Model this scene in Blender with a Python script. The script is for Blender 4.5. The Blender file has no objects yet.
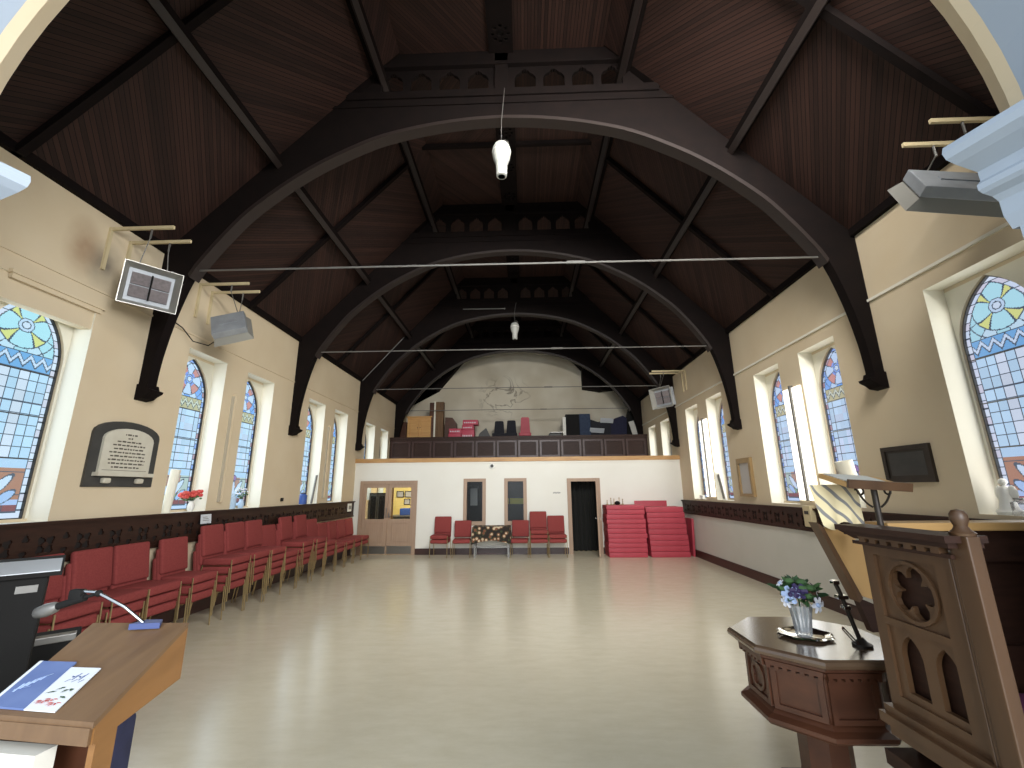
import bpy, bmesh, math, random
from mathutils import Vector, Matrix
from mathutils.geometry import tessellate_polygon
random.seed(7)
SC = bpy.context.scene
COL = SC.collection
PI = math.pi

# ------------------------------------------------------------------ materials
def lin(c):
    r = []
    for v in c[:3]:
        v = v / 255.0
        r.append(v / 12.92 if v <= .04045 else ((v + .055) / 1.055) ** 2.4)
    return (r[0], r[1], r[2], 1)

def newmat(name):
    m = bpy.data.materials.new(name); m.use_nodes = True
    nt = m.node_tree
    return m, nt, nt.nodes['Principled BSDF']

def mat(name, c, rough=.6, c2=None, scale=6, stretch=(1, 1, 1), metal=0, bump=0, spec=.5, trans=0, coat=0, detail=4):
    m, nt, b = newmat(name)
    b.inputs['Roughness'].default_value = rough
    b.inputs['Metallic'].default_value = metal
    b.inputs['Specular IOR Level'].default_value = spec
    if trans: b.inputs['Transmission Weight'].default_value = trans
    if coat: b.inputs['Coat Weight'].default_value = coat; b.inputs['Coat Roughness'].default_value = .15
    b.inputs['Base Color'].default_value = lin(c)
    if c2 or bump:
        tc = nt.nodes.new('ShaderNodeTexCoord'); mp = nt.nodes.new('ShaderNodeMapping')
        mp.inputs['Scale'].default_value = stretch
        nz = nt.nodes.new('ShaderNodeTexNoise'); nz.inputs['Scale'].default_value = scale; nz.inputs['Detail'].default_value = detail
        nt.links.new(tc.outputs['Object'], mp.inputs['Vector']); nt.links.new(mp.outputs['Vector'], nz.inputs['Vector'])
        if c2:
            rp = nt.nodes.new('ShaderNodeValToRGB')
            rp.color_ramp.elements[0].position = .32; rp.color_ramp.elements[1].position = .68
            rp.color_ramp.elements[0].color = lin(c); rp.color_ramp.elements[1].color = lin(c2)
            nt.links.new(nz.outputs['Fac'], rp.inputs['Fac']); nt.links.new(rp.outputs['Color'], b.inputs['Base Color'])
        if bump:
            bp = nt.nodes.new('ShaderNodeBump'); bp.inputs['Strength'].default_value = bump; bp.inputs['Distance'].default_value = .01
            nt.links.new(nz.outputs['Fac'], bp.inputs['Height']); nt.links.new(bp.outputs['Normal'], b.inputs['Normal'])
    return m

def emis(name, c, s):
    m, nt, b = newmat(name)
    b.inputs['Base Color'].default_value = lin(c)
    b.inputs['Emission Color'].default_value = lin(c); b.inputs['Emission Strength'].default_value = s
    return m

def board_mat(name, c, c2, width):
    """boards across U of the UV map, tongue-and-groove gaps and a tone per board"""
    m, nt, b = newmat(name); N = nt.nodes; L = nt.links
    uv = N.new('ShaderNodeUVMap'); uv.uv_map = 'UVMap'
    sp = N.new('ShaderNodeSeparateXYZ'); L.new(uv.outputs['UV'], sp.inputs[0])
    dv = N.new('ShaderNodeMath'); dv.operation = 'DIVIDE'; dv.inputs[1].default_value = width; L.new(sp.outputs['X'], dv.inputs[0])
    fl = N.new('ShaderNodeMath'); fl.operation = 'FLOOR'; L.new(dv.outputs[0], fl.inputs[0])
    fr = N.new('ShaderNodeMath'); fr.operation = 'FRACT'; L.new(dv.outputs[0], fr.inputs[0])
    wn = N.new('ShaderNodeTexWhiteNoise'); wn.noise_dimensions = '1D'; L.new(fl.outputs[0], wn.inputs['W'])
    mp = N.new('ShaderNodeMapping'); mp.inputs['Scale'].default_value = (9, .7, 1); L.new(uv.outputs['UV'], mp.inputs['Vector'])
    nz = N.new('ShaderNodeTexNoise'); nz.inputs['Scale'].default_value = 3; L.new(mp.outputs['Vector'], nz.inputs['Vector'])
    ad = N.new('ShaderNodeMath'); ad.operation = 'MULTIPLY_ADD'; ad.inputs[1].default_value = .55
    L.new(wn.outputs['Value'], ad.inputs[0]); 
    s2 = N.new('ShaderNodeMath'); s2.operation = 'MULTIPLY'; s2.inputs[1].default_value = .5; L.new(nz.outputs['Fac'], s2.inputs[0])
    L.new(s2.outputs[0], ad.inputs[2])
    rp = N.new('ShaderNodeValToRGB'); rp.color_ramp.elements[0].position = .1; rp.color_ramp.elements[1].position = .9
    rp.color_ramp.elements[0].color = lin(c); rp.color_ramp.elements[1].color = lin(c2); L.new(ad.outputs[0], rp.inputs['Fac'])
    gt = N.new('ShaderNodeMath'); gt.operation = 'LESS_THAN'; gt.inputs[1].default_value = .13; L.new(fr.outputs[0], gt.inputs[0])
    mx = N.new('ShaderNodeMixRGB'); mx.inputs['Color2'].default_value = lin([v * .35 for v in c])
    L.new(gt.outputs[0], mx.inputs['Fac']); L.new(rp.outputs['Color'], mx.inputs['Color1']); L.new(mx.outputs['Color'], b.inputs['Base Color'])
    bp = N.new('ShaderNodeBump'); bp.invert = True; bp.inputs['Strength'].default_value = .6; bp.inputs['Distance'].default_value = .01
    L.new(gt.outputs[0], bp.inputs['Height']); L.new(bp.outputs['Normal'], b.inputs['Normal'])
    b.inputs['Roughness'].default_value = .65; b.inputs['Specular IOR Level'].default_value = .25
    return m

M = {}
M['wall_cream'] = mat('cream wall paint', (206, 188, 157), .75, (212, 196, 167), 1.3, bump=.02)
M['wall_cream_r'] = M['wall_cream']
M['white_paint'] = mat('white wall paint', (222, 220, 210), .7, (226, 225, 216), 1.1)
M['jamb'] = mat('pale window reveal paint', (226, 222, 206), .75)
M['lowgrey'] = mat('pale grey wall paint', (196, 194, 184), .7, (202, 199, 190), 1.5)
M['arch'] = mat('pale blue grey arch paint', (156, 167, 180), .7)  # one even blue grey for arch wall, capitals and piers
M['ceil'] = board_mat('dark stained ceiling boards', (33, 21, 17), (60, 39, 32), .05)
M['beam'] = mat('dark stained roof timber', (15, 10, 9), .8, (21, 14, 12), 5, (1, 1, 1), bump=.05, spec=.12)
M['beam_edge'] = mat('dark timber edge with lit tone', (36, 27, 24), .5)  # arch soffit is lit lighter; that tone is put into this colour
M['darkwood'] = mat('dark brown panelling', (44, 27, 20), .5, (55, 34, 25), 8, (1, 1, 6), bump=.05, spec=.25)
M['darkhole'] = mat('carved wood with recess shade', (20, 12, 9), .8)  # shade inside the carving is put into this colour
M['skirt'] = mat('dark brown skirting', (58, 33, 27), .4)
M['oak'] = mat('mid brown oak', (70, 49, 32), .4, (90, 64, 42), 7, (1, 1, .15), bump=.04)
M['oak2'] = mat('red brown oak', (66, 38, 25), .38, (84, 50, 33), 8, (.3, 1, 1), bump=.04)
M['oaktop'] = mat('polished brown table top', (84, 66, 52), .22, (96, 76, 58), 9, (.3, 1, 1), coat=.6)
M['lect_top'] = mat('worn veneered top', (98, 74, 52), .5, (114, 88, 62), 6, (3, .4, 1), bump=.03)
M['lect_side'] = mat('orange pine side', (138, 97, 54), .5, (124, 86, 46), 5, (.5, .5, 3))
M['pine'] = mat('light pine', (206, 160, 98), .5, (190, 142, 84), 3, (.3, 4, 4))
M['pinefascia'] = mat('pine fascia board', (190, 150, 96), .5, (168, 126, 78), 2.2, (1, 5, 5))
M['doorwood'] = mat('pale pinkish door wood', (166, 141, 119), .5, (156, 130, 108), 5, (6, 6, .5))
M['red'] = mat('maroon chair cloth', (128, 57, 55), .9, (138, 65, 62), 60, bump=.12, spec=.2)
M['brass'] = mat('worn brass tube', (176, 156, 116), .32, metal=.85)
M['steel'] = mat('brushed steel', (146, 145, 142), .36, metal=1)
M['reflector'] = mat('dulled reflector sheet', (164, 162, 154), .35, metal=.45)
M['chrome'] = mat('polished metal', (225, 225, 225), .1, metal=1)
M['mat_red'] = mat('red vinyl', (166, 55, 69), .55, (174, 62, 76), 3)
M['mat_side'] = mat('dark red vinyl side', (110, 26, 44), .6)
M['black'] = mat('black painted surface', (20, 19, 18), .8, spec=.25)
M['blackcloth'] = mat('black cloth', (26, 27, 32), .9, (36, 37, 44), 20)
M['navy'] = mat('navy cloth', (24, 26, 50), .85, (32, 34, 60), 18)
M['bluecloth'] = mat('dark blue cloth', (40, 52, 72), .85, (50, 62, 84), 12)
M['white'] = mat('white plastic', (232, 232, 226), .4)
M['paper'] = mat('white paper', (204, 208, 212), .8)
M['bluepaper'] = mat('blue printed paper', (84, 102, 148), .75, (96, 114, 158), 9)
M['grey'] = mat('grey metal', (120, 118, 114), .4, metal=.5)
M['heater_case'] = mat('grey heater casing', (158, 162, 166), .45, (140, 144, 148), 5, metal=.2)
M['tile'] = mat('grey ceramic heater tile', (120, 112, 112), .8, (104, 97, 98), 30)
M['cream_bar'] = mat('cream painted bar', (200, 184, 146), .5)
M['slate'] = mat('dark slate', (52, 52, 50), .5, (62, 61, 58), 6)
M['marble'] = mat('white marble', (206, 202, 186), .4, (196, 190, 172), 6)
M['ink'] = mat('dark lettering', (84, 78, 68), .8)
M['bronze'] = mat('dark bronze', (62, 54, 48), .45, (52, 46, 40), 6, metal=.4)
M['gold'] = mat('gilt frame', (150, 124, 84), .45)
M['greyprint'] = mat('grey framed print', (178, 174, 170), .5)
M['leaf'] = mat('dark green leaf', (34, 62, 38), .6, (60, 96, 56), 14)
M['leaf2'] = mat('mid green leaf', (92, 128, 80), .6, (70, 104, 62), 14)
M['petal_w'] = mat('white petal', (226, 228, 236), .6)
M['petal_b'] = mat('pale blue petal', (170, 190, 226), .6)
M['petal_p'] = mat('dark purple petal', (52, 40, 84), .6)
M['petal_r'] = mat('red petal', (196, 60, 60), .6, (214, 96, 84), 18)
M['purple'] = mat('purple cushion cloth', (92, 34, 74), .9, bump=.1, scale=50)
M['floral'] = mat('dark floral cloth', (44, 34, 28), .85, (172, 150, 112), 9)
M['fall'] = mat('cream draped cloth with dark bands', (214, 198, 158), .85)
M['yellow'] = mat('yellow painted wall', (230, 206, 130), .8)
M['bluebox'] = mat('blue plastic', (52, 84, 156), .5)
M['slateblue'] = mat('slate blue plastic', (66, 78, 122), .5)
M['curtain'] = mat('black curtain', (22, 23, 20), .95)  # lobby walls borrow this black for the room's darkness
M['yellowsign'] = mat('yellow sign', (200, 192, 70), .6)
M['dusty'] = mat('dusty brown board', (112, 84, 54), .7, (92, 66, 42), 4, (4, 4, .4))
M['heatcast'] = mat('white enamel', (186, 187, 180), .4)
M['bluewhite'] = mat('bluish white tin', (176, 200, 224), .5)
M['tan'] = mat('tan board', (186, 146, 92), .5)
M['pinkred'] = mat('pink red plastic', (190, 70, 90), .55)

# clear cut glass
def glass_mat(name, c, rough, tint=.5):
    m, nt, b = newmat(name)
    N = nt.nodes; L = nt.links
    out = N['Material Output']
    tr = N.new('ShaderNodeBsdfTransparent'); tr.inputs['Color'].default_value = c
    gl = N.new('ShaderNodeBsdfGlossy'); gl.inputs['Roughness'].default_value = rough
    fr = N.new('ShaderNodeFresnel'); fr.inputs['IOR'].default_value = 1.5
    ma = N.new('ShaderNodeMath'); ma.operation = 'ADD'; ma.inputs[1].default_value = tint; L.new(fr.outputs[0], ma.inputs[0])
    mx = N.new('ShaderNodeMixShader')
    if tint < 0: mx.inputs[0].default_value = .012
    else: L.new(ma.outputs[0], mx.inputs[0])
    L.new(tr.outputs[0], mx.inputs[1]); L.new(gl.outputs[0], mx.inputs[2])
    L.new(mx.outputs[0], out.inputs['Surface'])
    return m
M['glass'] = glass_mat('clear glass', (.9, .92, .92, 1), .3, -.02)
M['cutglass'] = glass_mat('cut glass', (.99, .99, 1, 1), .12, .06)
def add_sparkle(m, w):
    nt = m.node_tree; N = nt.nodes; out = N['Material Output']; src = out.inputs['Surface'].links[0].from_socket
    df = N.new('ShaderNodeBsdfDiffuse'); df.inputs['Color'].default_value = (.92, .95, .97, 1)
    mx = N.new('ShaderNodeMixShader'); mx.inputs[0].default_value = w
    nt.links.new(src, mx.inputs[1]); nt.links.new(df.outputs[0], mx.inputs[2]); nt.links.new(mx.outputs[0], out.inputs['Surface'])
add_sparkle(M['cutglass'], .2)

def stained(name, tint):
    m, nt, b = newmat(name); N = nt.nodes; L = nt.links
    at = N.new('ShaderNodeAttribute'); at.attribute_name = 'glass'
    mu = N.new('ShaderNodeMixRGB'); mu.blend_type = 'MULTIPLY'; mu.inputs['Fac'].default_value = 1
    mu.inputs['Color2'].default_value = tint
    L.new(at.outputs['Color'], mu.inputs['Color1'])
    tc = N.new('ShaderNodeTexCoord'); nz = N.new('ShaderNodeTexNoise'); nz.inputs['Scale'].default_value = 1.6
    L.new(tc.outputs['Object'], nz.inputs['Vector'])
    tr = N.new('ShaderNodeBsdfTransparent'); L.new(mu.outputs['Color'], tr.inputs['Color'])
    gl = N.new('ShaderNodeBsdfGlossy'); gl.inputs['Roughness'].default_value = .25; gl.inputs['Color'].default_value = (.5, .5, .5, 1)
    mx = N.new('ShaderNodeMixShader'); mx.inputs[0].default_value = .06
    L.new(tr.outputs[0], mx.inputs[1]); L.new(gl.outputs[0], mx.inputs[2]); L.new(mx.outputs[0], N['Material Output'].inputs['Surface'])
    return m
M['stained_l'] = stained('stained glass blue', (.88, .96, 1, 1))
M['stained_r'] = stained('stained glass lavender', (.80, .78, .84, 1))

def floor_mat():
    m, nt, b = newmat('polished beige lino'); N = nt.nodes; L = nt.links
    tc = N.new('ShaderNodeTexCoord')
    mp = N.new('ShaderNodeMapping'); mp.inputs['Scale'].default_value = (1.2, 3.2, 1); L.new(tc.outputs['Object'], mp.inputs['Vector'])
    nz = N.new('ShaderNodeTexNoise'); nz.inputs['Scale'].default_value = 2.6; nz.inputs['Detail'].default_value = 9; nz.inputs['Roughness'].default_value = .7
    L.new(mp.outputs['Vector'], nz.inputs['Vector'])
    rp = N.new('ShaderNodeValToRGB'); rp.color_ramp.elements[0].position = .3; rp.color_ramp.elements[1].position = .72
    rp.color_ramp.elements[0].color = lin((202, 193, 168)); rp.color_ramp.elements[1].color = lin((214, 206, 184))
    L.new(nz.outputs['Fac'], rp.inputs['Fac']); L.new(rp.outputs['Color'], b.inputs['Base Color'])
    n2 = N.new('ShaderNodeTexNoise'); n2.inputs['Scale'].default_value = 9; n2.inputs['Detail'].default_value = 3
    L.new(tc.outputs['Object'], n2.inputs['Vector'])
    bp = N.new('ShaderNodeBump'); bp.inputs['Strength'].default_value = .12; bp.inputs['Distance'].default_value = .01
    L.new(n2.outputs['Fac'], bp.inputs['Height']); L.new(bp.outputs['Normal'], b.inputs['Normal'])
    b.inputs['Roughness'].default_value = .2; b.inputs['Specular IOR Level'].default_value = .5
    return m
M['floor'] = floor_mat()

def backwall_mat():
    """off-white plaster with a patch of damp stains and cracks"""
    m, nt, b = newmat('stained white plaster'); N = nt.nodes; L = nt.links
    tc = N.new('ShaderNodeTexCoord')
    mp = N.new('ShaderNodeMapping'); mp.inputs['Location'].default_value = (.51, 0, -4.25); mp.inputs['Scale'].default_value = (.6, 0, .75)
    L.new(tc.outputs['Object'], mp.inputs['Vector'])
    gr = N.new('ShaderNodeTexGradient'); gr.gradient_type = 'SPHERICAL'; 
    sc = N.new('ShaderNodeVectorMath'); sc.operation = 'SCALE'; sc.inputs['Scale'].default_value = 1.15
    L.new(mp.outputs['Vector'], sc.inputs[0]); L.new(sc.outputs[0], gr.inputs['Vector'])
    nz = N.new('ShaderNodeTexNoise'); nz.inputs['Scale'].default_value = 1.1; nz.inputs['Detail'].default_value = 4; nz.inputs['Distortion'].default_value = 1.2
    L.new(tc.outputs['Object'], nz.inputs['Vector'])
    sb = N.new('ShaderNodeMath'); sb.operation = 'SUBTRACT'; sb.inputs[1].default_value = .5; L.new(nz.outputs['Fac'], sb.inputs[0])
    ab = N.new('ShaderNodeMath'); ab.operation = 'ABSOLUTE'; L.new(sb.outputs[0], ab.inputs[0])
    r1 = N.new('ShaderNodeMapRange'); r1.inputs['From Min'].default_value = 0; r1.inputs['From Max'].default_value = .03
    r1.inputs['To Min'].default_value = 1; r1.inputs['To Max'].default_value = 0; L.new(ab.outputs[0], r1.inputs['Value'])
    r2 = N.new('ShaderNodeMapRange'); r2.inputs['From Min'].default_value = .1; r2.inputs['From Max'].default_value = .6; L.new(gr.outputs['Fac'], r2.inputs['Value'])
    mu = N.new('ShaderNodeMath'); mu.operation = 'MULTIPLY'; L.new(r1.outputs[0], mu.inputs[0]); L.new(r2.outputs[0], mu.inputs[1])
    m2 = N.new('ShaderNodeMath'); m2.operation = 'MULTIPLY'; m2.inputs[1].default_value = .75; L.new(mu.outputs[0], m2.inputs[0])
    n3 = N.new('ShaderNodeTexNoise'); n3.inputs['Scale'].default_value = .8; L.new(tc.outputs['Object'], n3.inputs['Vector'])
    rp = N.new('ShaderNodeValToRGB'); rp.color_ramp.elements[0].color = lin((196, 186, 164)); rp.color_ramp.elements[1].color = lin((214, 207, 188))
    rp.color_ramp.elements[0].position = .35; rp.color_ramp.elements[1].position = .65
    L.new(n3.outputs['Fac'], rp.inputs['Fac'])
    mx = N.new('ShaderNodeMixRGB'); mx.inputs['Color2'].default_value = lin((86, 76, 64)); L.new(m2.outputs[0], mx.inputs['Fac']); L.new(rp.outputs['Color'], mx.inputs['Color1'])
    L.new(mx.outputs['Color'], b.inputs['Base Color']); b.inputs['Roughness'].default_value = .8
    return m
M['backwall'] = backwall_mat()

# ------------------------------------------------------------------ mesh builder
class MB:
    def __init__(s, T=None):
        s.v = []; s.f = []; s.uv = {}; s.mi = []; s.T = T; s.cur = 0
    def add(s, vs, fs):
        o = len(s.v)
        if s.T is not None: vs = [tuple(s.T @ Vector(p)) for p in vs]
        s.v += [tuple(p) for p in vs]
        for f in fs:
            s.f.append(tuple(i + o for i in f)); s.mi.append(s.cur)
        return s
    def box(s, x0, x1, y0, y1, z0, z1):
        return s.add([(x0, y0, z0), (x1, y0, z0), (x1, y1, z0), (x0, y1, z0), (x0, y0, z1), (x1, y0, z1), (x1, y1, z1), (x0, y1, z1)],
                     [(0, 3, 2, 1), (4, 5, 6, 7), (0, 1, 5, 4), (1, 2, 6, 5), (2, 3, 7, 6), (3, 0, 4, 7)])
    def bbox(s, x0, x1, y0, y1, z0, z1, r=.01, seg=2):
        """box with rounded edges"""
        bm = bmesh.new()
        mtx = Matrix.Translation(((x0 + x1) / 2, (y0 + y1) / 2, (z0 + z1) / 2)) @ Matrix.Diagonal((x1 - x0, y1 - y0, z1 - z0, 1))
        bmesh.ops.create_cube(bm, size=1, matrix=mtx)
        bmesh.ops.bevel(bm, geom=bm.edges[:], offset=r, segments=seg, affect='EDGES', profile=.6)
        return s.from_bm(bm)
    def from_bm(s, bm):
        bm.verts.index_update()
        s.add([v.co[:] for v in bm.verts], [[v.index for v in f.verts] for f in bm.faces]); bm.free(); return s
    def tube(s, pts, r, n=8, cap=True):
        pts = [Vector(p) for p in pts]; rings = []
        rs = r if isinstance(r, (list, tuple)) else [r] * len(pts)
        up = None
        for i, p in enumerate(pts):
            d = (pts[min(i + 1, len(pts) - 1)] - pts[max(i - 1, 0)]).normalized()
            if up is None:
                up = Vector((0, 0, 1)) if abs(d.z) < .9 else Vector((1, 0, 0))
            a = d.cross(up).normalized(); b = a.cross(d).normalized(); up = b
            rings.append([p + a * math.cos(t) * rs[i] + b * math.sin(t) * rs[i] for t in [2 * PI * k / n for k in range(n)]])
        vs = [v[:] for R in rings for v in R]; fs = []
        for i in range(len(pts) - 1):
            for k in range(n):
                fs.append((i * n + k, i * n + (k + 1) % n, (i + 1) * n + (k + 1) % n, (i + 1) * n + k))
        if cap:
            fs.append(tuple(range(n - 1, -1, -1))); fs.append(tuple((len(pts) - 1) * n + k for k in range(n)))
        return s.add(vs, fs)
    def lathe(s, prof, c=(0, 0, 0), n=20, rot=0, axis=None):
        vs = []; fs = []
        for (r, z) in prof:
            for k in range(n):
                t = rot + 2 * PI * k / n
                vs.append((c[0] + r * math.cos(t), c[1] + r * math.sin(t), c[2] + z))
        m = len(prof)
        for i in range(m - 1):
            for k in range(n):
                fs.append((i * n + k, i * n + (k + 1) % n, (i + 1) * n + (k + 1) % n, (i + 1) * n + k))
        if prof[0][0] > 1e-5: fs.append(tuple(range(n - 1, -1, -1)))
        if prof[-1][0] > 1e-5: fs.append(tuple((m - 1) * n + k for k in range(n)))
        return s.add(vs, fs)
    def ball(s, c, r, n=10, sc=(1, 1, 1)):
        k = n // 2 + 1
        pr = [(max(1e-4, math.sin(PI * i / k)), -math.cos(PI * i / k)) for i in range(k + 1)]
        o = len(s.v); T = s.T; s.T = None
        s.lathe(pr, (0, 0, 0), n); s.T = T
        for i in range(o, len(s.v)):
            p = Vector((s.v[i][0] * r * sc[0] + c[0], s.v[i][1] * r * sc[1] + c[1], s.v[i][2] * r * sc[2] + c[2]))
            s.v[i] = tuple(T @ p) if T is not None else tuple(p)
        return s
    def plate(s, outer, holes, w0, w1, fn=None):
        """flat board with holes: outer/holes are 2D outlines, thickness from w0 to w1, fn maps (u,v,w) to space"""
        fn = fn or (lambda u, v, w: (u, v, w))
        loops = [outer] + list(holes)
        tris = tessellate_polygon([[Vector((a, b, 0)) for a, b in lp] for lp in loops])
        flat = [p for lp in loops for p in lp]; n = len(flat)
        vs = [fn(a, b, w0) for a, b in flat] + [fn(a, b, w1) for a, b in flat]
        fs = []
        for t in tris:
            fs.append(tuple(t)); fs.append(tuple(i + n for i in reversed(t)))
        o = 0
        for lp in loops:
            k = len(lp)
            for i in range(k):
                j = (i + 1) % k
                fs.append((o + i, o + j, o + j + n, o + i + n))
            o += k
        return s.add(vs, fs)
    def build(s, name, m, parent=None, local=False, smooth=None, cat=None, label=None, group=None, kind=None, recalc=True):
        me = bpy.data.meshes.new(name)
        L = Vector((0, 0, 0))
        if parent is not None and not local:
            q = parent
            while q is not None: L += q.location; q = q.parent
        elif parent is None and not local:
            xs = [p[0] for p in s.v]; ys = [p[1] for p in s.v]; zs = [p[2] for p in s.v]
            L = Vector(((min(xs) + max(xs)) / 2, (min(ys) + max(ys)) / 2, min(zs)))
        me.from_pydata([tuple(Vector(p) - L) for p in s.v], [], s.f)
        ms = m if isinstance(m, (list, tuple)) else [m]
        for q in ms: me.materials.append(q)
        for i, p in enumerate(me.polygons): p.material_index = s.mi[i]
        if recalc:
            bm = bmesh.new(); bm.from_mesh(me); bmesh.ops.recalc_face_normals(bm, faces=bm.faces[:]); bm.to_mesh(me); bm.free()
        if smooth:
            me.shade_smooth(); me.set_sharp_from_angle(angle=math.radians(smooth))
        o = bpy.data.objects.new(name, me); COL.objects.link(o)
        if parent is not None: o.parent = parent
        elif not local: o.location = L
        tag(o, label, cat, group, kind)
        return o

def tag(o, label=None, cat=None, group=None, kind=None):
    if label: o['label'] = label
    if cat: o['category'] = cat
    if group: o['group'] = group
    if kind: o['kind'] = kind
    return o

def empty(name, loc, label, cat, group=None, rz=0):
    o = bpy.data.objects.new(name, None); COL.objects.link(o); o.empty_display_size = .1
    o.location = loc; o.rotation_euler = (0, 0, rz)
    return tag(o, label, cat, group)

def copy_tree(o, parent=None):
    c = o.copy(); COL.objects.link(c); c.parent = parent
    for ch in list(o.children): copy_tree(ch, c)
    return c

def struct(mb, name, m, **k): return mb.build(name, m, local=True, kind='structure', **k)

def circle(cx, cy, r, n=16, a0=0): return [(cx + r * math.cos(a0 + 2 * PI * i / n), cy + r * math.sin(a0 + 2 * PI * i / n)) for i in range(n)]
def foil(cx, cy, R, k=4, a0=0, lobe=.55, n=7):
    """outline of a k-lobed foil"""
    pts = []; d = R * (1 - lobe); r = R * lobe
    a_ = PI / k; x_ = d * math.cos(a_) + math.sqrt(max(0, r * r - (d * math.sin(a_)) ** 2)); half = math.atan2(x_ * math.sin(a_), x_ * math.cos(a_) - d) * .97
    for i in range(k):
        a = a0 + 2 * PI * i / k
        for j in range(n):
            t = a - half + 2 * half * j / (n - 1)
            pts.append((cx + d * math.cos(a) + r * math.cos(t), cy + d * math.sin(a) + r * math.sin(t)))
    return pts
def lancet(cx, z0, hw, spring, apex, n=10):
    h = apex - spring; r = (hw * hw + h * h) / (2 * hw); c = r - hw
    pts = [(cx - hw, z0), (cx + hw, z0)]
    a1 = math.atan2(h, c)
    for i in range(n): 
        t = a1 * i / n; pts.append((cx - c + r * math.cos(t), spring + r * math.sin(t)))
    pts.append((cx, apex))
    for i in range(n - 1, -1, -1):
        t = a1 * i / n; pts.append((cx + c - r * math.cos(t), spring + r * math.sin(t)))
    return pts
def rect(a0, a1, b0, b1): return [(a0, b0), (a1, b0), (a1, b1), (a0, b1)]

# ------------------------------------------------------------------ room dimensions
XL, XR = -5.10, 4.55
XC = -.275; HW = 4.825
ZT = 5.12
YG = 13.10
YB = 18.40
YA = 1.64
BAY = 3.78; T1 = 5.42
TY = [T1 + BAY * k for k in range(4)]
SILL, HEAD = 1.50, 3.94
REC = []
for mid in (T1 - BAY / 2, T1 + BAY / 2, T1 + 1.5 * BAY, T1 + 2.5 * BAY):
    REC.append((mid - 1.15, mid - .29)); REC.append((mid + .29, mid + 1.15))

# floor
struct(MB().box(-7, 6.5, -1.5, 20, -.15, 0), 'floor', M['floor'])

# side walls: inner skin with square-headed recesses, outer skin with the lancet lights
def side_wall(name, X, sgn, m):
    w = MB()
    fn = lambda u, v, t: (X + sgn * t, u, v)
    w.plate(rect(YA, YB + .3, 0, ZT + .1), [rect(a - (.24 if k == 1 else 0), b, SILL, HEAD) for k, (a, b) in enumerate(REC)], 0, .23, fn)
    w.plate(rect(YA, YB + .3, 0, ZT + .1), [lancet((a + b) / 2 if k else (a + b) / 2, SILL + .03, .405, 3.22, 3.9) for k, (a, b) in enumerate(REC)], .23, .287, fn)
    o = struct(w, name, [m, M['jamb']])
    me = o.data
    for p in me.polygons:   # reveals are painted paler than the wall face
        c = p.center
        d = (c.x - X) * sgn
        if .005 < d < .235 and SILL - .01 <= c.z <= HEAD + .01 and not (abs(c.y - YA) < .01 or abs(c.y - YB - .3) < .01): p.material_index = 1
    return o
def stained_wall(spots):
    m = M['wall_cream'].copy(); m.name = 'cream wall paint with scorch marks'; nt = m.node_tree; N = nt.nodes; L = nt.links
    b = N['Principled BSDF']; src = b.inputs['Base Color'].links[0].from_socket
    tc = N.new('ShaderNodeTexCoord'); nz = N.new('ShaderNodeTexNoise'); nz.inputs['Scale'].default_value = 3; nz.inputs['Detail'].default_value = 3
    L.new(tc.outputs['Object'], nz.inputs['Vector'])
    for (y, z, ry, rz, col, k) in spots:
        mp = N.new('ShaderNodeMapping'); mp.inputs['Scale'].default_value = (0, 1 / ry, 1 / rz); mp.inputs['Location'].default_value = (0, -y / ry, -z / rz)
        L.new(tc.outputs['Object'], mp.inputs['Vector'])
        g = N.new('ShaderNodeTexGradient'); g.gradient_type = 'SPHERICAL'; L.new(mp.outputs['Vector'], g.inputs['Vector'])
        mu = N.new('ShaderNodeMath'); mu.operation = 'MULTIPLY'; L.new(g.outputs['Fac'], mu.inputs[0]); L.new(nz.outputs['Fac'], mu.inputs[1])
        m2 = N.new('ShaderNodeMath'); m2.operation = 'MULTIPLY'; m2.inputs[1].default_value = k; m2.use_clamp = True; L.new(mu.outputs[0], m2.inputs[0])
        mx = N.new('ShaderNodeMixRGB'); mx.inputs['Color2'].default_value = lin(col); L.new(m2.outputs[0], mx.inputs['Fac']); L.new(src, mx.inputs['Color1']); src = mx.outputs['Color']
    L.new(src, b.inputs['Base Color']); return m
side_wall('wall_left', XL, -1, stained_wall([(4.66, 4.48, .28, .36, (112, 104, 92), 1.6), (4.36, 4.58, .24, .42, (150, 116, 86), 1.3), (6.35, 4.30, .34, .34, (128, 120, 106), 1.4)]))
side_wall('wall_right', XR, 1, M['wall_cream_r'])

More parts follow.
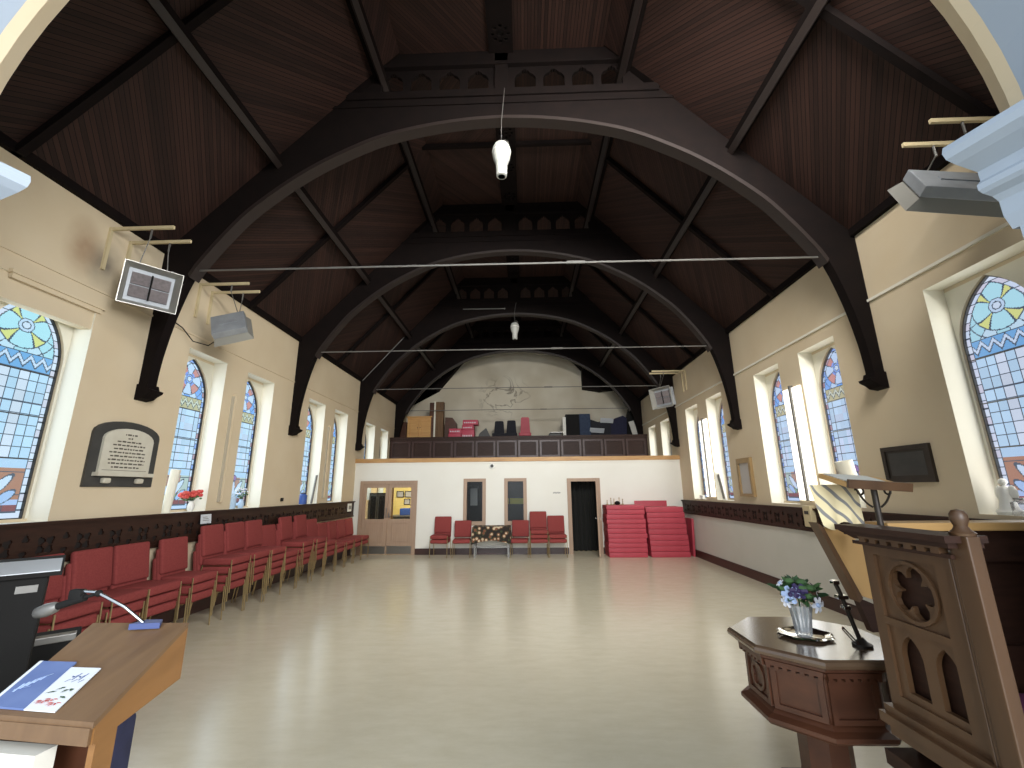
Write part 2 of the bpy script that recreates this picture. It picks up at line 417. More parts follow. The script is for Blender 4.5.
# ------------------------------------------------------------------ stained glass
def hsh(i, j, k=0): return (math.sin(i * 127.1 + j * 311.7 + k * 74.7) * 43758.5453) % 1.0
LEAD = (.12, .14, .17)  # lead lines lightened to carry the glare of the panes
def glass_colour(x, z, style):
    # x from the middle, z from the sill
    hw, s, H = .405, 1.70, 2.38
    h = H - s - .01; r = (hw * hw + h * h) / (2 * hw)
    def inside(q):
        if abs(x) > hw - q or z < q: return False
        if z <= s: return True
        return abs(x) + (r - hw) <= math.sqrt(max(0, (r - q) ** 2 - (z - s) ** 2))
    if not inside(.012): return LEAD
    if not inside(.062):                       # border of small blocks
        if not inside(.012) or (z % .085) < .011: return LEAD
        k = int(z / .085) % 4
        return [(.90, .88, .93), (.84, .88, .95), (.86, .78, .82), (.93, .94, .97)][k] if style == 'A' else [(.70, .80, .96), (.62, .40, .42), (.80, .86, .96), (.40, .52, .86)][k]
    if not inside(.074): return LEAD
    if z < .14:
        if (z % .07) < .01 or ((x + .4) % .2) < .01: return LEAD
        return (.34, .12, .12) if hsh(int((x + .4) / .2), int(z / .07), 3) > .5 else (.70, .80, .95)
    if z < .62:                                # flowers and leaves at the foot
        for (cx, cz, ax, az, an, c) in (( .0, .30, .045, .17, 0, (.80, .84, .92)), (.13, .33, .05, .17, -.7, (.80, .88, .96)), (-.13, .33, .05, .17, .7, (.78, .86, .95)),
                                        (.0, .50, .06, .06, 0, (.42, .26, .46)), (.2, .22, .05, .12, -.9, (.52, .66, .90)), (-.2, .22, .05, .12, .9, (.52, .66, .90)), (.09, .2, .04, .07, 0, (.30, .46, .30)), (-.09, .2, .04, .07, 0, (.85, .8, .5))):
            dx = x - cx; dz = z - cz
            u = dx * math.cos(an) + dz * math.sin(an); w = -dx * math.sin(an) + dz * math.cos(an)
            q = (u / ax) ** 2 + (w / az) ** 2
            if q < .72: return c
            if q < 1.05: return LEAD
        if (z % .24) < .01: return LEAD
        if z > .52: return (.62, .78, .92)
        if style == 'A': return (.58, .28, .18) if z > .2 else (.55, .66, .9)
        return (.58, .34, .26) if abs(x) < .16 else (.62, .68, .58)
    if z < 1.55:                               # plain quarries
        cw = .0946; rh = .118
        i = int((x + .331) / cw); j = int((z - .62) / rh)
        if ((x + .331) % cw) < .0095 or ((z - .62) % rh) < .0095: return LEAD
        t = .88 + .16 * hsh(i, j)
        c = (.72, .86, .97)
        if style == 'A': c = (.88, .90, .94) if i in (2, 4) else (.68, .86, .97)
        elif hsh(i, j, 5) > .7: c = (.80, .87, .98)
        return tuple(min(1, v * t) for v in c)
    if z < 1.75:                               # zigzag band
        if z < 1.565 or z > 1.735: return LEAD
        f = abs(((x / .12) % 1) - .5) * 2
        zz = 1.585 + f * .09
        if abs(z - zz) < .012 or abs(z - zz - .06) < .008: return LEAD
        if zz < z < zz + .055: return (.80, .88, .97) if style == 'A' else (.88, .84, .62)
        return (.26, .52, .80) if style == 'A' else (.70, .60, .34)
    dx, dz = x, z - 2.03; R = math.hypot(dx, dz); a = math.atan2(dz, dx)
    if R < .035: return (.85, .90, .95)
    if R < .045: return LEAD
    if R < .07: return (.72, .84, .94) if style == 'A' else (.40, .55, .9)
    if R < .08: return LEAD
    if R < .245:
        k = abs(((a / (PI / 2)) % 1) - .5)     # diagonal petals
        wd = .05 + .13 * (R - .08) / .165 if style == 'A' else .24
        if abs(k - wd) < .03: return LEAD
        if k < wd: return (.93, .88, .30) if style == 'A' else ((.80, .36, .30) if R > .12 else (.35, .45, .85))
        return (.60, .92, .92) if style == 'A' else (.74, .84, .97)
    if R < .257: return LEAD
    if ((a / (PI / 7)) % 1) < .07 or .33 < R < .342: return LEAD
    if style == 'A': return (.56, .86, .88) if hsh(int(a / (PI / 7) + 20), int(R * 8)) > .4 else (.74, .90, .94)
    return (.30, .52, .92) if hsh(int(a / (PI / 7) + 20), int(R * 8)) > .45 else (.72, .84, .97)

def glass_mesh(style, st):
    hw, z1 = .405, 2.38
    nx = int(round(2 * hw / st)); nz = int(round(z1 / st))
    out = lancet(0, 0, hw, 1.69, 2.37)
    h = .68; r = (hw * hw + h * h) / (2 * hw)
    vid = {}; vs = []; fs = []; cols = []
    def V(i, j):
        if (i, j) not in vid: vid[(i, j)] = len(vs); vs.append((0, -hw + i * st, j * st))
        return vid[(i, j)]
    for i in range(nx):
        for j in range(nz):
            x = -hw + (i + .5) * st; z = (j + .5) * st
            if z > 1.69 and abs(x) + (r - hw) > math.sqrt(max(0, r * r - (z - 1.69) ** 2)) + st: continue
            fs.append((V(i, j), V(i + 1, j), V(i + 1, j + 1), V(i, j + 1))); cols.append(glass_colour(x, z, style))
    me = bpy.data.meshes.new('window_pane'); me.from_pydata(vs, [], fs)
    at = me.color_attributes.new('glass', 'FLOAT_COLOR', 'CORNER')
    dat = []
    for c in cols: dat += [c[0], c[1], c[2], 1] * 4
    at.data.foreach_set('color', dat)
    return me
gm = {}
for sd, mm in (('l', M['stained_l']), ('r', M['stained_r'])):
    for st in 'AB':
        a = glass_mesh(st, .009 if st == 'A' else .012); a.materials.append(mm); gm[sd + st] = a
nwin = 0
for sd, X, sgn in (('l', XL, -1), ('r', XR, 1)):
    for k, (a, b) in enumerate(REC):
        nwin += 1
        o = bpy.data.objects.new('window_%d' % nwin, gm[sd + ('A' if k <= 1 else 'B')]); COL.objects.link(o)
        o.location = (X + sgn * .275, (a + b) / 2, SILL + .03); o['kind'] = 'structure'
        f = MB()
        outl = lancet(0, 0, .405, 1.69, 2.37, 14); inn = lancet(0, .01, .395, 1.69, 2.352, 14)
        f.plate(outl, [inn], -.015, .015, lambda u, v, t: (t, u, v))
        for zz in (.62, 1.08, 1.55): f.box(-.012, .004, -.39, .39, zz - .005, zz + .005)
        f.build('window_frame', M['grey'] if sd == 'r' else M['slate'], o, local=True)

# pelmet and ledge over the near left window
w = MB(); w.box(XL - .14, XL - .02, 3.56, 4.68, 3.67, 3.94); struct(w, 'trim_1', M['wall_cream'])
w = MB(); w.box(XL - .01, XL + .05, 3.76, 4.74, 3.93, 3.97); w.box(XL - .01, XL + .03, 3.78, 4.72, 3.88, 3.93); struct(w, 'trim_2', M['wall_cream'])
# picture rails
w = MB(); w.box(XR - .025, XR + .01, YA, YG + 5, 4.13, 4.165); struct(w, 'trim_3', M['jamb'])
w = MB(); w.box(XL - .01, XL + .015, YA, YG + 5, 4.14, 4.165); struct(w, 'trim_4', M['wall_cream'])

# carved dado rails
def dado(name, X, sgn, y0, y1, z0, z1):
    o = bpy.data.objects.new(name, None); COL.objects.link(o); o['kind'] = 'structure'; o.empty_display_size = .1
    fn = lambda u, v, t: (X + sgn * t, u, v)
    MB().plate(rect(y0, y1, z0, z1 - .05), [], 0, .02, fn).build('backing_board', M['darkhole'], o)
    holes = []; y = y0 + .24; k = 0; zc = (z0 + z1 - .05) / 2 - .005
    while y < y1 - .2:
        if k % 2 == 0:
            for a in range(4):
                holes.append(foil(y + .062 * math.cos(a * PI / 2 + PI / 4), zc + .062 * math.sin(a * PI / 2 + PI / 4), .05, 3, a * PI / 2 + PI / 4, .55, 5))
        else:
            for dz in (-.075, .075):
                holes.append(foil(y, zc + dz, .042, 3, PI / 2 if dz > 0 else -PI / 2, .55, 5))
        y += .20; k += 1
    MB().plate(rect(y0, y1, z0, z1 - .05), holes, .02, .038, fn).build('carved_panel', M['darkwood'], o)
    c = MB()
    c.plate(rect(y0, y1, z1 - .05, z1 - .028), [], 0, .05, fn); c.plate(rect(y0, y1, z1 - .028, z1), [], 0, .075, fn)
    c.build('cap_rail', M['darkwood'], o)
    MB().plate(rect(y0, y1, z0 - .02, z0 + .025), [], 0, .05, fn).build('bottom_rail', M['darkwood'], o)
    return o
dado('trim_5', XL, 1, YA, YG, 1.08, 1.50)
dado('trim_6', XR, -1, YA, YG, 1.11, 1.455)
# lower wall faces and skirtings
struct(MB().box(XR - .012, XR + .01, YA, YG, 0, 1.10), 'trim_7', M['lowgrey'])
struct(MB().box(XL - .01, XL + .012, YA, YG, 0, 1.08), 'trim_8', M['wall_cream'])
w = MB(); w.box(XR - .035, XR, YA, YG, 0, .16); w.box(XR - .025, XR, YA, YG, .16, .18); struct(w, 'baseboard_right', M['skirt'])
w = MB(); w.box(XL, XL + .035, YA, YG, 0, .16); w.box(XL, XL + .025, YA, YG, .16, .18); struct(w, 'baseboard_left', M['skirt'])

# ------------------------------------------------------------------ chancel arch the view looks through
ar = 2.28; zs = 3.20; XA = XC + .05
arch_pts = [(XA + ar * math.cos(t), zs + ar * math.sin(t)) for t in [PI * i / 40 for i in range(41)]]
hole = [(XA - ar, 0.0)] + [(XA + ar, 0.0)] + arch_pts[0:41]
wl = MB()
fnA = lambda u, v, t: (u, t, v)
big = [(-6, 0), (XA - ar, 0)] + list(reversed(arch_pts)) + [(XA + ar, 0), (6, 0), (6, 9.5), (-6, 9.5)]
wl.plate(big, [], YA - .95, YA - .14, fnA); wl.plate([(XA + (ar + .34) * math.cos(t), zs + (ar + .34) * math.sin(t)) for t in [PI - PI * i / 40 for i in range(41)]] + [(XA + ar + .34, 0), (6, 0), (6, 9.5), (-6, 9.5), (-6, 0), (XA - ar - .34, 0)], [], YA - .14, YA - .005, fnA)
struct(wl, 'wall_chancel', M['arch'])
a2 = [(XA + (ar - .0) * math.cos(t), zs + (ar - .0) * math.sin(t)) for t in [PI * i / 40 for i in range(41)]]
ro = [(XA + (ar + .35) * math.cos(t), zs + (ar + .35) * math.sin(t)) for t in [PI * i / 40 for i in range(41)]]
w = MB()   # chamfered cream band on the nave edge
vs = []; fs = []
prof = [(0, YA - .14), (.0, YA - .09), (.07, YA), (.35, YA), (.35, YA - .14)]
for i in range(41):
    t = PI * i / 40
    for (dr, yy) in prof: vs.append((XA + (ar + dr) * math.cos(t), yy, zs + (ar + dr) * math.sin(t)))
for i in range(40):
    for k in range(4): fs.append((i * 5 + k, i * 5 + k + 1, (i + 1) * 5 + k + 1, (i + 1) * 5 + k))
w.add(vs, fs); struct(w, 'trim_9', M['wall_cream'])
def capital(name, sgn):
    # profile of the moulded capital (projection from the pier face, height); the pier is splayed by 18 degrees
    pr = [(0, 2.80), (.02, 2.86), (.02, 2.93), (.04, 2.955), (.075, 2.97), (.09, 2.985), (.09, 3.01), (.07, 3.03), (.07, 3.075), (.10, 3.09), (.15, 3.115), (.185, 3.14), (.195, 3.17), (.185, 3.20), (.0, 3.20)]
    w = MB(); xf = XC + sgn * (2.29 if sgn > 0 else 2.16); tn = math.tan(math.radians(18))
    w.plate([(-a, b) for a, b in pr] + [(.35, 3.20), (.35, 2.80)], [], -.9, 0, lambda u, v, t: (xf + sgn * (u - t * tn), YA + .0 + t, v))
    struct(w, name, M['arch'])
    w = MB(); w.plate([(0, 0), (.35, 0), (.35, 2.81), (0, 2.81)], [], -.9, -.02, lambda u, v, t: (xf + sgn * (u - t * tn), YA + t, v))
    struct(w, name[:-2] + str(int(name[-2:]) + 2), M['arch'])
capital('trim_10', 1); capital('trim_11', -1)

# ------------------------------------------------------------------ ceiling
P0, P1, P2, P3 = (4.86, 5.10), (3.42, 6.66), (1.97, 8.20), (1.62, 8.56)
class UM:
    def __init__(s): s.v = []; s.f = []; s.uv = []
    def quad(s, pts, uvs):
        o = len(s.v); s.v += pts; s.f.append((o, o + 1, o + 2, o + 3)); s.uv += uvs
um = UM()
ys = [YA - .05] + [T1 - BAY / 2] + [v for k in range(4) for v in (TY[k] + .07, TY[k] + BAY / 2)]
ys = [y for y in ys if y < YB] + [YB + .3]
off = 0
for i in range(len(ys) - 1):
    y0, y1 = ys[i], ys[i + 1]
    for sgn in (-1, 1):
        for pi, (A, B) in enumerate(((P0, P1), (P1, P2), (P2, P3), (P3, (0, 8.56)))):
            sl = math.hypot(A[0] - B[0], A[1] - B[1])
            pts = [(XC + sgn * A[0], y0, A[1]), (XC + sgn * A[0], y1, A[1]), (XC + sgn * B[0], y1, B[1]), (XC + sgn * B[0], y0, B[1])]
            off += 3.17
            base = [(y0, 0), (y1, 0), (y1, sl), (y0, sl)]
            d = -1 if (i + pi) % 2 == 0 else 1
            if pi == 3 and sgn == 1: d = 0
            if d == 0: uv = [(q, p) for p, q in base]
            else: uv = [((p * .64 + d * q * .77) + off, (p * .77 - d * q * .64)) for p, q in base]
            um.quad(pts, uv)
me = bpy.data.meshes.new('ceiling'); me.from_pydata(um.v, [], um.f); ul = me.uv_layers.new(name='UVMap')
for i, u in enumerate(um.uv): ul.data[i].uv = u
me.materials.append(M['ceil'])
ceil = bpy.data.objects.new('ceiling', me); COL.objects.link(ceil); ceil['kind'] = 'structure'
# purlins, rafters and the ridge board with pierced roses
def bar_along_y(x, z, wx, wz, ang, y0, y1):
    T = Matrix.Translation((x, 0, z)) @ Matrix.Rotation(ang, 4, 'Y')
    return MB(T).box(-wx / 2, wx / 2, y0, y1, -wz / 2, wz / 2)
for sgn in (-1, 1):
    for (px, pz) in (P1, P2):
        ang = sgn * math.radians(46)
        b = bar_along_y(XC + sgn * (px - .03), pz - .03, .15, .20, ang, YA, YB); b.build('purlin', M['beam'], ceil, local=True)
        e = bar_along_y(XC + sgn * (px - .03) - sgn * .06, pz - .03 - .115, .09, .05, ang, YA, YB); e.build('purlin_moulding', M['beam_edge'], ceil, local=True)
    MB().box(XC + sgn * 4.83 - .07, XC + sgn * 4.83 + .07, YA, YB, 5.10, 5.22).build('wall_plate', M['beam'], ceil, local=True)
    for ym in [T1 - BAY / 2 + BAY * k for k in range(4)]:
        r = MB()
        r.plate([(XC + sgn * (P0[0] - .02), P0[1]), (XC + sgn * (P2[0] - .02), P2[1]), (XC + sgn * (P2[0] - .13), P2[1] - .0), (XC + sgn * (P0[0] - .13), P0[1])], [], ym - .04, ym + .04, fnA)
        r.build('rafter', M['beam'], ceil, local=True)
for ym in [T1 - BAY / 2 + BAY * k for k in range(4)]:
    MB().box(XC - 1.7, XC + 1.7, ym - .035, ym + .035, 8.47, 8.57).build('ceiling_joist', M['beam'], ceil, local=True)
rb = MB()
hl = []
y = 2.3
while y < YB - .4:
    hl.append(circle(XC, y, .05, 10))
    for a in range(8): hl.append(circle(XC + .115 * math.cos(a * PI / 4), y + .115 * math.sin(a * PI / 4), .03, 6))
    y += .94
rb.plate(rect(XC - .19, XC + .19, YA, YB), hl, 8.50, 8.54); rb.build('ridge_board', M['beam'], ceil, local=True)
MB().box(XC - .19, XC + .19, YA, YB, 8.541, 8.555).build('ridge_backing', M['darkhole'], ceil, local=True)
struct(MB().box(-5.6, 5.2, YA - .6, YB + .4, 8.9, 9.0), 'trim_14', M['beam'])

# ------------------------------------------------------------------ roof trusses
curve = [(4.70, 3.12), (4.69, 3.4), (4.66, 3.7), (4.58, 4.17), (4.42, 4.75), (4.2, 5.13), (3.98, 5.44), (3.72, 5.76), (3.3, 6.14), (2.9, 6.44), (2.5, 6.68), (1.95, 6.95), (1.45, 7.10), (.95, 7.2), (.45, 7.26), (0, 7.28)]
def smooth_curve(c, n=3):
    out = []
    for i in range(len(c) - 1):
        p0 = c[max(0, i - 1)]; p1 = c[i]; p2 = c[i + 1]; p3 = c[min(len(c) - 1, i + 2)]
        for k in range(n):
            t = k / n
            out.append(tuple(.5 * (2 * p1[d] + (p2[d] - p0[d]) * t + (2 * p0[d] - 5 * p1[d] + 4 * p2[d] - p3[d]) * t * t + (3 * p1[d] - p0[d] - 3 * p2[d] + p3[d]) * t ** 3) for d in (0, 1)))
    return out + [c[-1]]
cv = smooth_curve(curve)
ordw = ['nearest the viewer', 'second from the viewer', 'third, over the gallery front wall', 'farthest, above the gallery panelling']
for k, yt in enumerate(TY):
    t = empty('roof_truss', (XC, yt, 0), 'dark timber arched roof truss with tie rod, ' + ordw[k], 'roof truss', 'roof trusses')
    low = [(XC + w, z) for w, z in cv] + [(XC - w, z) for w, z in reversed(cv[:-1])]
    top = [(-HW, 3.12), (-HW, 5.15), (-4.80, 5.16), (-2.36, 7.78), (2.36, 7.78), (4.80, 5.16), (HW, 5.15), (HW, 3.12)]
    a = MB(); a.plate(low + [(XC + x, z) for x, z in top], [], yt, yt + .14, fnA)
    a.build('arched_brace', M['beam'], t)
    e = MB(); 
    inn = [(XC + w * .993 - .0, z - .035 - .0) for w, z in cv[12:]] + [(XC - w * .993, z - .035) for w, z in reversed(cv[12:-1])]
    up = [(XC + w, z + .02) for w, z in cv[12:]] + [(XC - w, z + .02) for w, z in reversed(cv[12:-1])]
    e.plate(inn + list(reversed(up)), [], yt - .012, yt + .17, fnA); e.build('arch_moulding', M['beam_edge'], t)
    c = MB(); c.box(XC - 2.4, XC + 2.4, yt - .03, yt + .17, 7.66, 7.79); c.box(XC - 2.9, XC + 2.9, yt - .02, yt + .16, 7.52, 7.56); c.build('collar_beam', M['beam'], t)
    holes = []
    for s in (-1, 1):
        for q in range(4):
            x0 = XC + s * (.37 + .45 * q)
            holes.append([(x0 + .165, 7.84), (x0 + .165, 8.06), (x0 + .13, 8.12), (x0 + .07, 8.155), (x0 + .045, 8.2), (x0 + .02, 8.19), (x0, 8.235), (x0 - .02, 8.19), (x0 - .045, 8.2), (x0 - .07, 8.155), (x0 - .13, 8.12), (x0 - .165, 8.06), (x0 - .165, 7.84)])
    g = MB(); g.plate([(XC - 2.3, 7.78), (XC + 2.3, 7.78), (XC + 1.84, 8.28), (XC - 1.84, 8.28)], holes, yt + .05, yt + .10, fnA); g.build('tracery', M['beam'], t)
    b = MB(); b.box(XC - 1.9, XC + 1.9, yt - .02, yt + .16, 8.27, 8.33); b.box(XC - 1.8, XC + 1.8, yt + .0, yt + .14, 8.33, 8.55); b.build('top_beam', M['beam'], t)
    MB().box(XC - .1, XC + .1, yt + .0, yt + .15, 7.75, 8.5).build('king_post', M['beam'], t)
    for s in (-1, 1):
        pr = MB(); pr.plate([(XC + s * 2.42, 7.72), (XC + s * 1.62, 8.56), (XC + s * 1.85, 8.6), (XC + s * 2.62, 7.78)], [], yt - .02, yt + .16, fnA); pr.build('rafter', M['beam'], t)
        cb = MB()
        cb.plate([(XC + s * HW, 2.97), (XC + s * (HW - .10), 2.99), (XC + s * (HW - .14), 3.03), (XC + s * (HW - .21), 3.07), (XC + s * (HW - .22), 3.10), (XC + s * (HW - .16), 3.12), (XC + s * (HW - .14), 3.18), (XC + s * HW, 3.18)], [], yt - .025, yt + .165, fnA)
        cb.build('corbel', M['beam'], t)
    r = MB(); r.tube([(XC - 4.38, yt + .07, 4.86), (XC + 4.38, yt + .07, 4.84)], .013, 6)
    r.tube([(XC + .9, yt + .07, 4.851), (XC + 1.15, yt + .07, 4.85)], .022, 6)
    r.build('tie_rod', M['grey'], t)

# ------------------------------------------------------------------ gallery front wall with doors
wl = MB()
doorL = rect(-4.86, -3.24, 0.0, 2.03); win1 = rect(-1.80, -1.20, .82, 2.08); win2 = rect(-.60, 0.0, .82, 2.08); doorR = rect(1.26, 2.12, 0.0, 2.05)
outer = [(XL - .05, 0), (-4.86, 0), (-4.86, 2.03), (-3.24, 2.03), (-3.24, 0), (1.26, 0), (1.26, 2.05), (2.12, 2.05), (2.12, 0), (XR + .02, 0), (XR + .02, 2.62), (XL - .05, 2.62)]
wl.plate(outer, [win1, win2], YG, YG + .14, fnA)
struct(wl, 'wall_gallery', M['white_paint'])
w = MB(); w.box(XL - .02, -2.2, YG - .05, YG + .15, 2.60, 2.72); w.box(-2.2, 1.2, YG - .052, YG + .15, 2.60, 2.72); w.box(1.2, XR + .0, YG - .05, YG + .15, 2.60, 2.72)
struct(w, 'trim_15', M['pinefascia'])
struct(MB().box(XL, XR, YG - .02, YG, 2.545, 2.60), 'trim_16', M['white_paint'])
struct(MB().box(XL - .1, XR + .1, YG + .14, 16.3, 2.60, 2.68), 'trim_17', M['white_paint'])
w = MB()
for a, b in ((-3.20, 1.2), (2.16, XR)): w.box(a, b, YG - .02, YG, 0, .17)
struct(w, 'baseboard_back', M['skirt'])
# double door, glazed above
d1 = bpy.data.objects.new('door_1', None); COL.objects.link(d1); d1['kind'] = 'structure'; d1.location = (-4.05, YG, 0)
f = MB(); f.box(-4.90, -4.80, YG - .04, YG + .1, 0, 1.98); f.box(-3.30, -3.20, YG - .04, YG + .1, 0, 1.98); f.box(-4.90, -3.20, YG - .04, YG + .1, 1.98, 2.07)
f.build('door_frame', M['doorwood'], d1)
for x0, x1 in ((-4.80, -4.055), (-4.045, -3.30)):
    d = MB()
    d.plate(rect(x0, x1, .01, 1.98), [rect(x0 + .085, x1 - .085, .98, 1.87)], YG - .005, YG + .045, fnA)
    d.plate(rect(x0 + .12, x1 - .12, .34, .88), [rect(x0 + .14, x1 - .14, .36, .86)], YG - .018, YG - .004, fnA)
    o = d.build('door_leaf', M['doorwood'], d1)
    MB().box(x0 + .08, x1 - .08, YG + .015, YG + .022, .97, 1.88).build('pane', M['glass'], o)
    MB().box(x0 + .02, x1 - .02, YG - .012, YG - .003, .03, .24).build('kick_plate', M['steel'], o)
h = MB(); h.box(-4.10, -4.075, YG - .03, YG - .004, 1.02, 1.30); h.box(-4.025, -4.0, YG - .03, YG - .004, 1.02, 1.16); h.tube([(-4.012, YG - .05, 1.06), (-3.93, YG - .05, 1.06)], .012, 6); h.tube([(-4.012, YG - .05, 1.06), (-4.012, YG, 1.06)], .012, 6)
h.build('door_handle', M['steel'], d1)
# two narrow glazed lights
for n, (a, b) in ((nwin + 1, (-1.80, -1.20)), (nwin + 2, (-.60, 0.0))):
    wo = bpy.data.objects.new('window_%d' % n, None); COL.objects.link(wo); wo['kind'] = 'structure'; wo.location = ((a + b) / 2, YG, .82)
    f = MB(); f.plate(rect(a - .03, b + .03, .79, 2.11), [rect(a + .07, b - .07, .90, 2.02)], YG - .03, YG + .08, fnA); f.build('window_frame', M['doorwood'], wo)
    MB().box(a + .06, b - .06, YG + .04, YG + .046, .89, 2.03).build('pane', M['glass'], wo)
# open door on the right
d2 = bpy.data.objects.new('door_2', None); COL.objects.link(d2); d2['kind'] = 'structure'; d2.location = (1.69, YG, 0)
f = MB(); f.box(1.21, 1.32, YG - .04, YG + .14, 0, 2.0); f.box(2.06, 2.17, YG - .04, YG + .14, 0, 2.0); f.box(1.21, 2.17, YG - .04, YG + .14, 2.0, 2.09); f.build('door_frame', M['doorwood'], d2)
T = Matrix.Translation((2.06, YG - .05, 0)) @ Matrix.Rotation(math.radians(-98.5), 4, 'Z')
lf = MB(T); lf.bbox(0, .72, -.022, .022, .01, 1.98, .004, 1); o = lf.build('door_leaf', M['doorwood'], d2)
hd = MB(T)
for s in (-1, 1): hd.tube([(.64, s * .02, 1.0), (.64, s * .07, 1.0), (.52, s * .07, 1.0)], .011, 6)
hd.build('door_handle', M['steel'], o)
# rooms behind the gallery wall
struct(MB().box(XL - .05, XR + .05, 16.0, 16.12, 0, 2.6), 'wall_rear_room', M['yellow'])
struct(MB().box(-2.45, -2.37, YG + .14, 16.0, 0, 2.6), 'wall_room_divider', M['yellow'])
struct(MB().box(.72, .80, YG + .14, 16.0, 0, 2.6), 'wall_lobby_divider', M['curtain'])
w = MB(); w.box(-2.37, .72, 15.0, 15.05, 0, 2.6); struct(w, 'wall_lobby', M['curtain'])  # lobby walls blackened, the unlit room's shade is in their colour

# ------------------------------------------------------------------ gallery: panelled front, floor, gable wall
GP = 16.30
par = bpy.data.objects.new('trim_18', None); COL.objects.link(par); par['kind'] = 'structure'
MB().box(XL, XR, GP, GP + .08, 2.68, 3.68).build('panel_board', M['darkwood'], par)
b = MB(); b.box(XL, XR, GP - .06, GP + .14, 3.66, 3.74); b.box(XL, XR, GP - .03, GP + .02, 3.58, 3.66); b.build('cap_rail', M['darkwood'], par)
x = XL + .05; st = MB()
while x < XR - .3:
    st.plate(rect(x, x + .74, 2.7, 3.6), [rect(x + .07, x + .67, 3.02, 3.52)], GP - .025, GP + .001, fnA); x += .8
st.build('framing', M['skirt'], par)
struct(MB().box(XL - .3, XR + .3, GP + .08, YB, 3.5, 3.64), 'trim_19', M['darkwood'])
GZ = 3.64
wl = MB(); wl.box(-5.6, 5.1, YB, YB + .2, 0, 9.3); struct(wl, 'wall_back', M['backwall'])
# dark boarded infills under the slopes at the gable
for s, pts in ((-1, [(-5.15, 5.4), (-4.75, 5.95), (-3.70, 5.97), (-2.49, 7.45), (-1.55, 7.75), (-.5, 7.85), (-.5, 8.55), (-1.9, 8.55), (-5.15, 5.2)]),
               (1, [(-.5, 7.85), (1.0, 7.75), (1.92, 7.42), (2.50, 6.78), (2.50, 5.95), (3.25, 5.82), (3.95, 5.9), (4.65, 5.1), (4.65, 5.2), (1.4, 8.55), (-.5, 8.55)])):
    w = MB(); w.plate(pts, [], YB - .35, YB - .01, fnA); struct(w, 'trim_2%d' % (0 if s < 0 else 1), M['beam'])

# ------------------------------------------------------------------ red stacking chairs
def make_chair():
    t = empty('stacking_chair', (0, 0, 0), 'red chair', 'chair')
    # local: width along X, front towards -Y
    s = MB(); s.bbox(-.235, .235, -.44, .02, .368, .47, .035, 3); s.build('seat', M['red'], t, local=True, smooth=60)
    T = Matrix.Translation((0, .035, .52)) @ Matrix.Rotation(math.radians(-9), 4, 'X')
    b = MB(T); b.bbox(-.24, .24, -.035, .035, -.03, .42, .032, 3); b.build('backrest', M['red'], t, local=True, smooth=60)
    f = MB()
    for x in (-.20, .20):
        f.tube([(x, -.36, .364), (x, .03, .366), (x, .062, .45), (x, .13, .88)], .009, 6)
    f.tube([(-.20, -.33, .364), (.20, -.33, .364)], .008, 6)
    f.build('frame', M['brass'], t, local=True, smooth=50)
    for x in (-.238, .238):
        l = MB(); l.tube([(x, -.425, .45), (x, -.445, .0)], .0095, 6); l.build('leg', M['brass'], t, local=True, smooth=50)
        l = MB(); l.tube([(x, .0, .375), (x, .05, 0)], .0095, 6); l.build('leg', M['brass'], t, local=True, smooth=50)
    return t
chair0 = make_chair(); used = False
def put_chair(x, y, z, rz, label, group):
    global used
    c = chair0 if not used else copy_tree(chair0)
    used = True
    c.location = (x, y, z); c.rotation_euler = (0, 0, rz)
    c['label'] = label; c['group'] = group
    return c
num = ['first', 'second', 'third', 'fourth', 'fifth', 'sixth', 'seventh', 'eighth', 'ninth', 'tenth', 'eleventh', 'twelfth', 'thirteenth', 'fourteenth', 'fifteenth']
def posw(i, n):
    if n == 1: return None
    if i == n - 1: return 'topmost'
    if i == 0: return 'lowest'
    if n == 3: return 'middle'
    return ['', 'second from the floor', 'third from the floor', 'fourth from the floor'][i]
STEP = .118
rows = [(4.52, 3, 0), (5.06, 3, 1), (5.61, 3, -1), (6.25, 3, 0), (6.97, 4, 0), (7.47, 4, 1), (8.02, 4, 0), (8.53, 3, -1), (9.05, 4, 1), (9.68, 4, 0), (10.25, 3, -1), (10.80, 2, 0), (11.34, 2, 1), (11.90, 2, 0), (12.45, 2, -1)]
for k, (yc, n, tw) in enumerate(rows):
    for i in range(n):
        put_chair(-4.86 + .012 * i, yc + .012 * (tw + .5) * i, STEP * i, PI / 2 + math.radians(1.6 * tw + .6 * i),
                  'red padded chair, %s, in the %s stack from the left wall near end' % (posw(i, n).replace(' the ', ' '), num[k]), 'red chairs stacked along the left wall')
for k, (xc, n, where) in enumerate(((-2.38, 2, 'stack beside the double doors'), (-1.80, 1, ''), (-.17, 1, ''), (.34, 3, 'tallest stack right of the cloth-covered table'), (.84, 2, 'stack beside the open dark doorway'))):
    for i in range(n):
        if n == 1: lb = 'single red padded chair just %s of the cloth-covered table by the white wall' % ('left' if k == 1 else 'right')
        else: lb = 'red padded chair, %s in the %s' % (posw(i, n), where)
        put_chair(xc, YG - .24 - .012 * i, STEP * i, math.radians((-2, 3, -4, 1, 2)[k]), lb, 'red chairs along the white gallery wall')

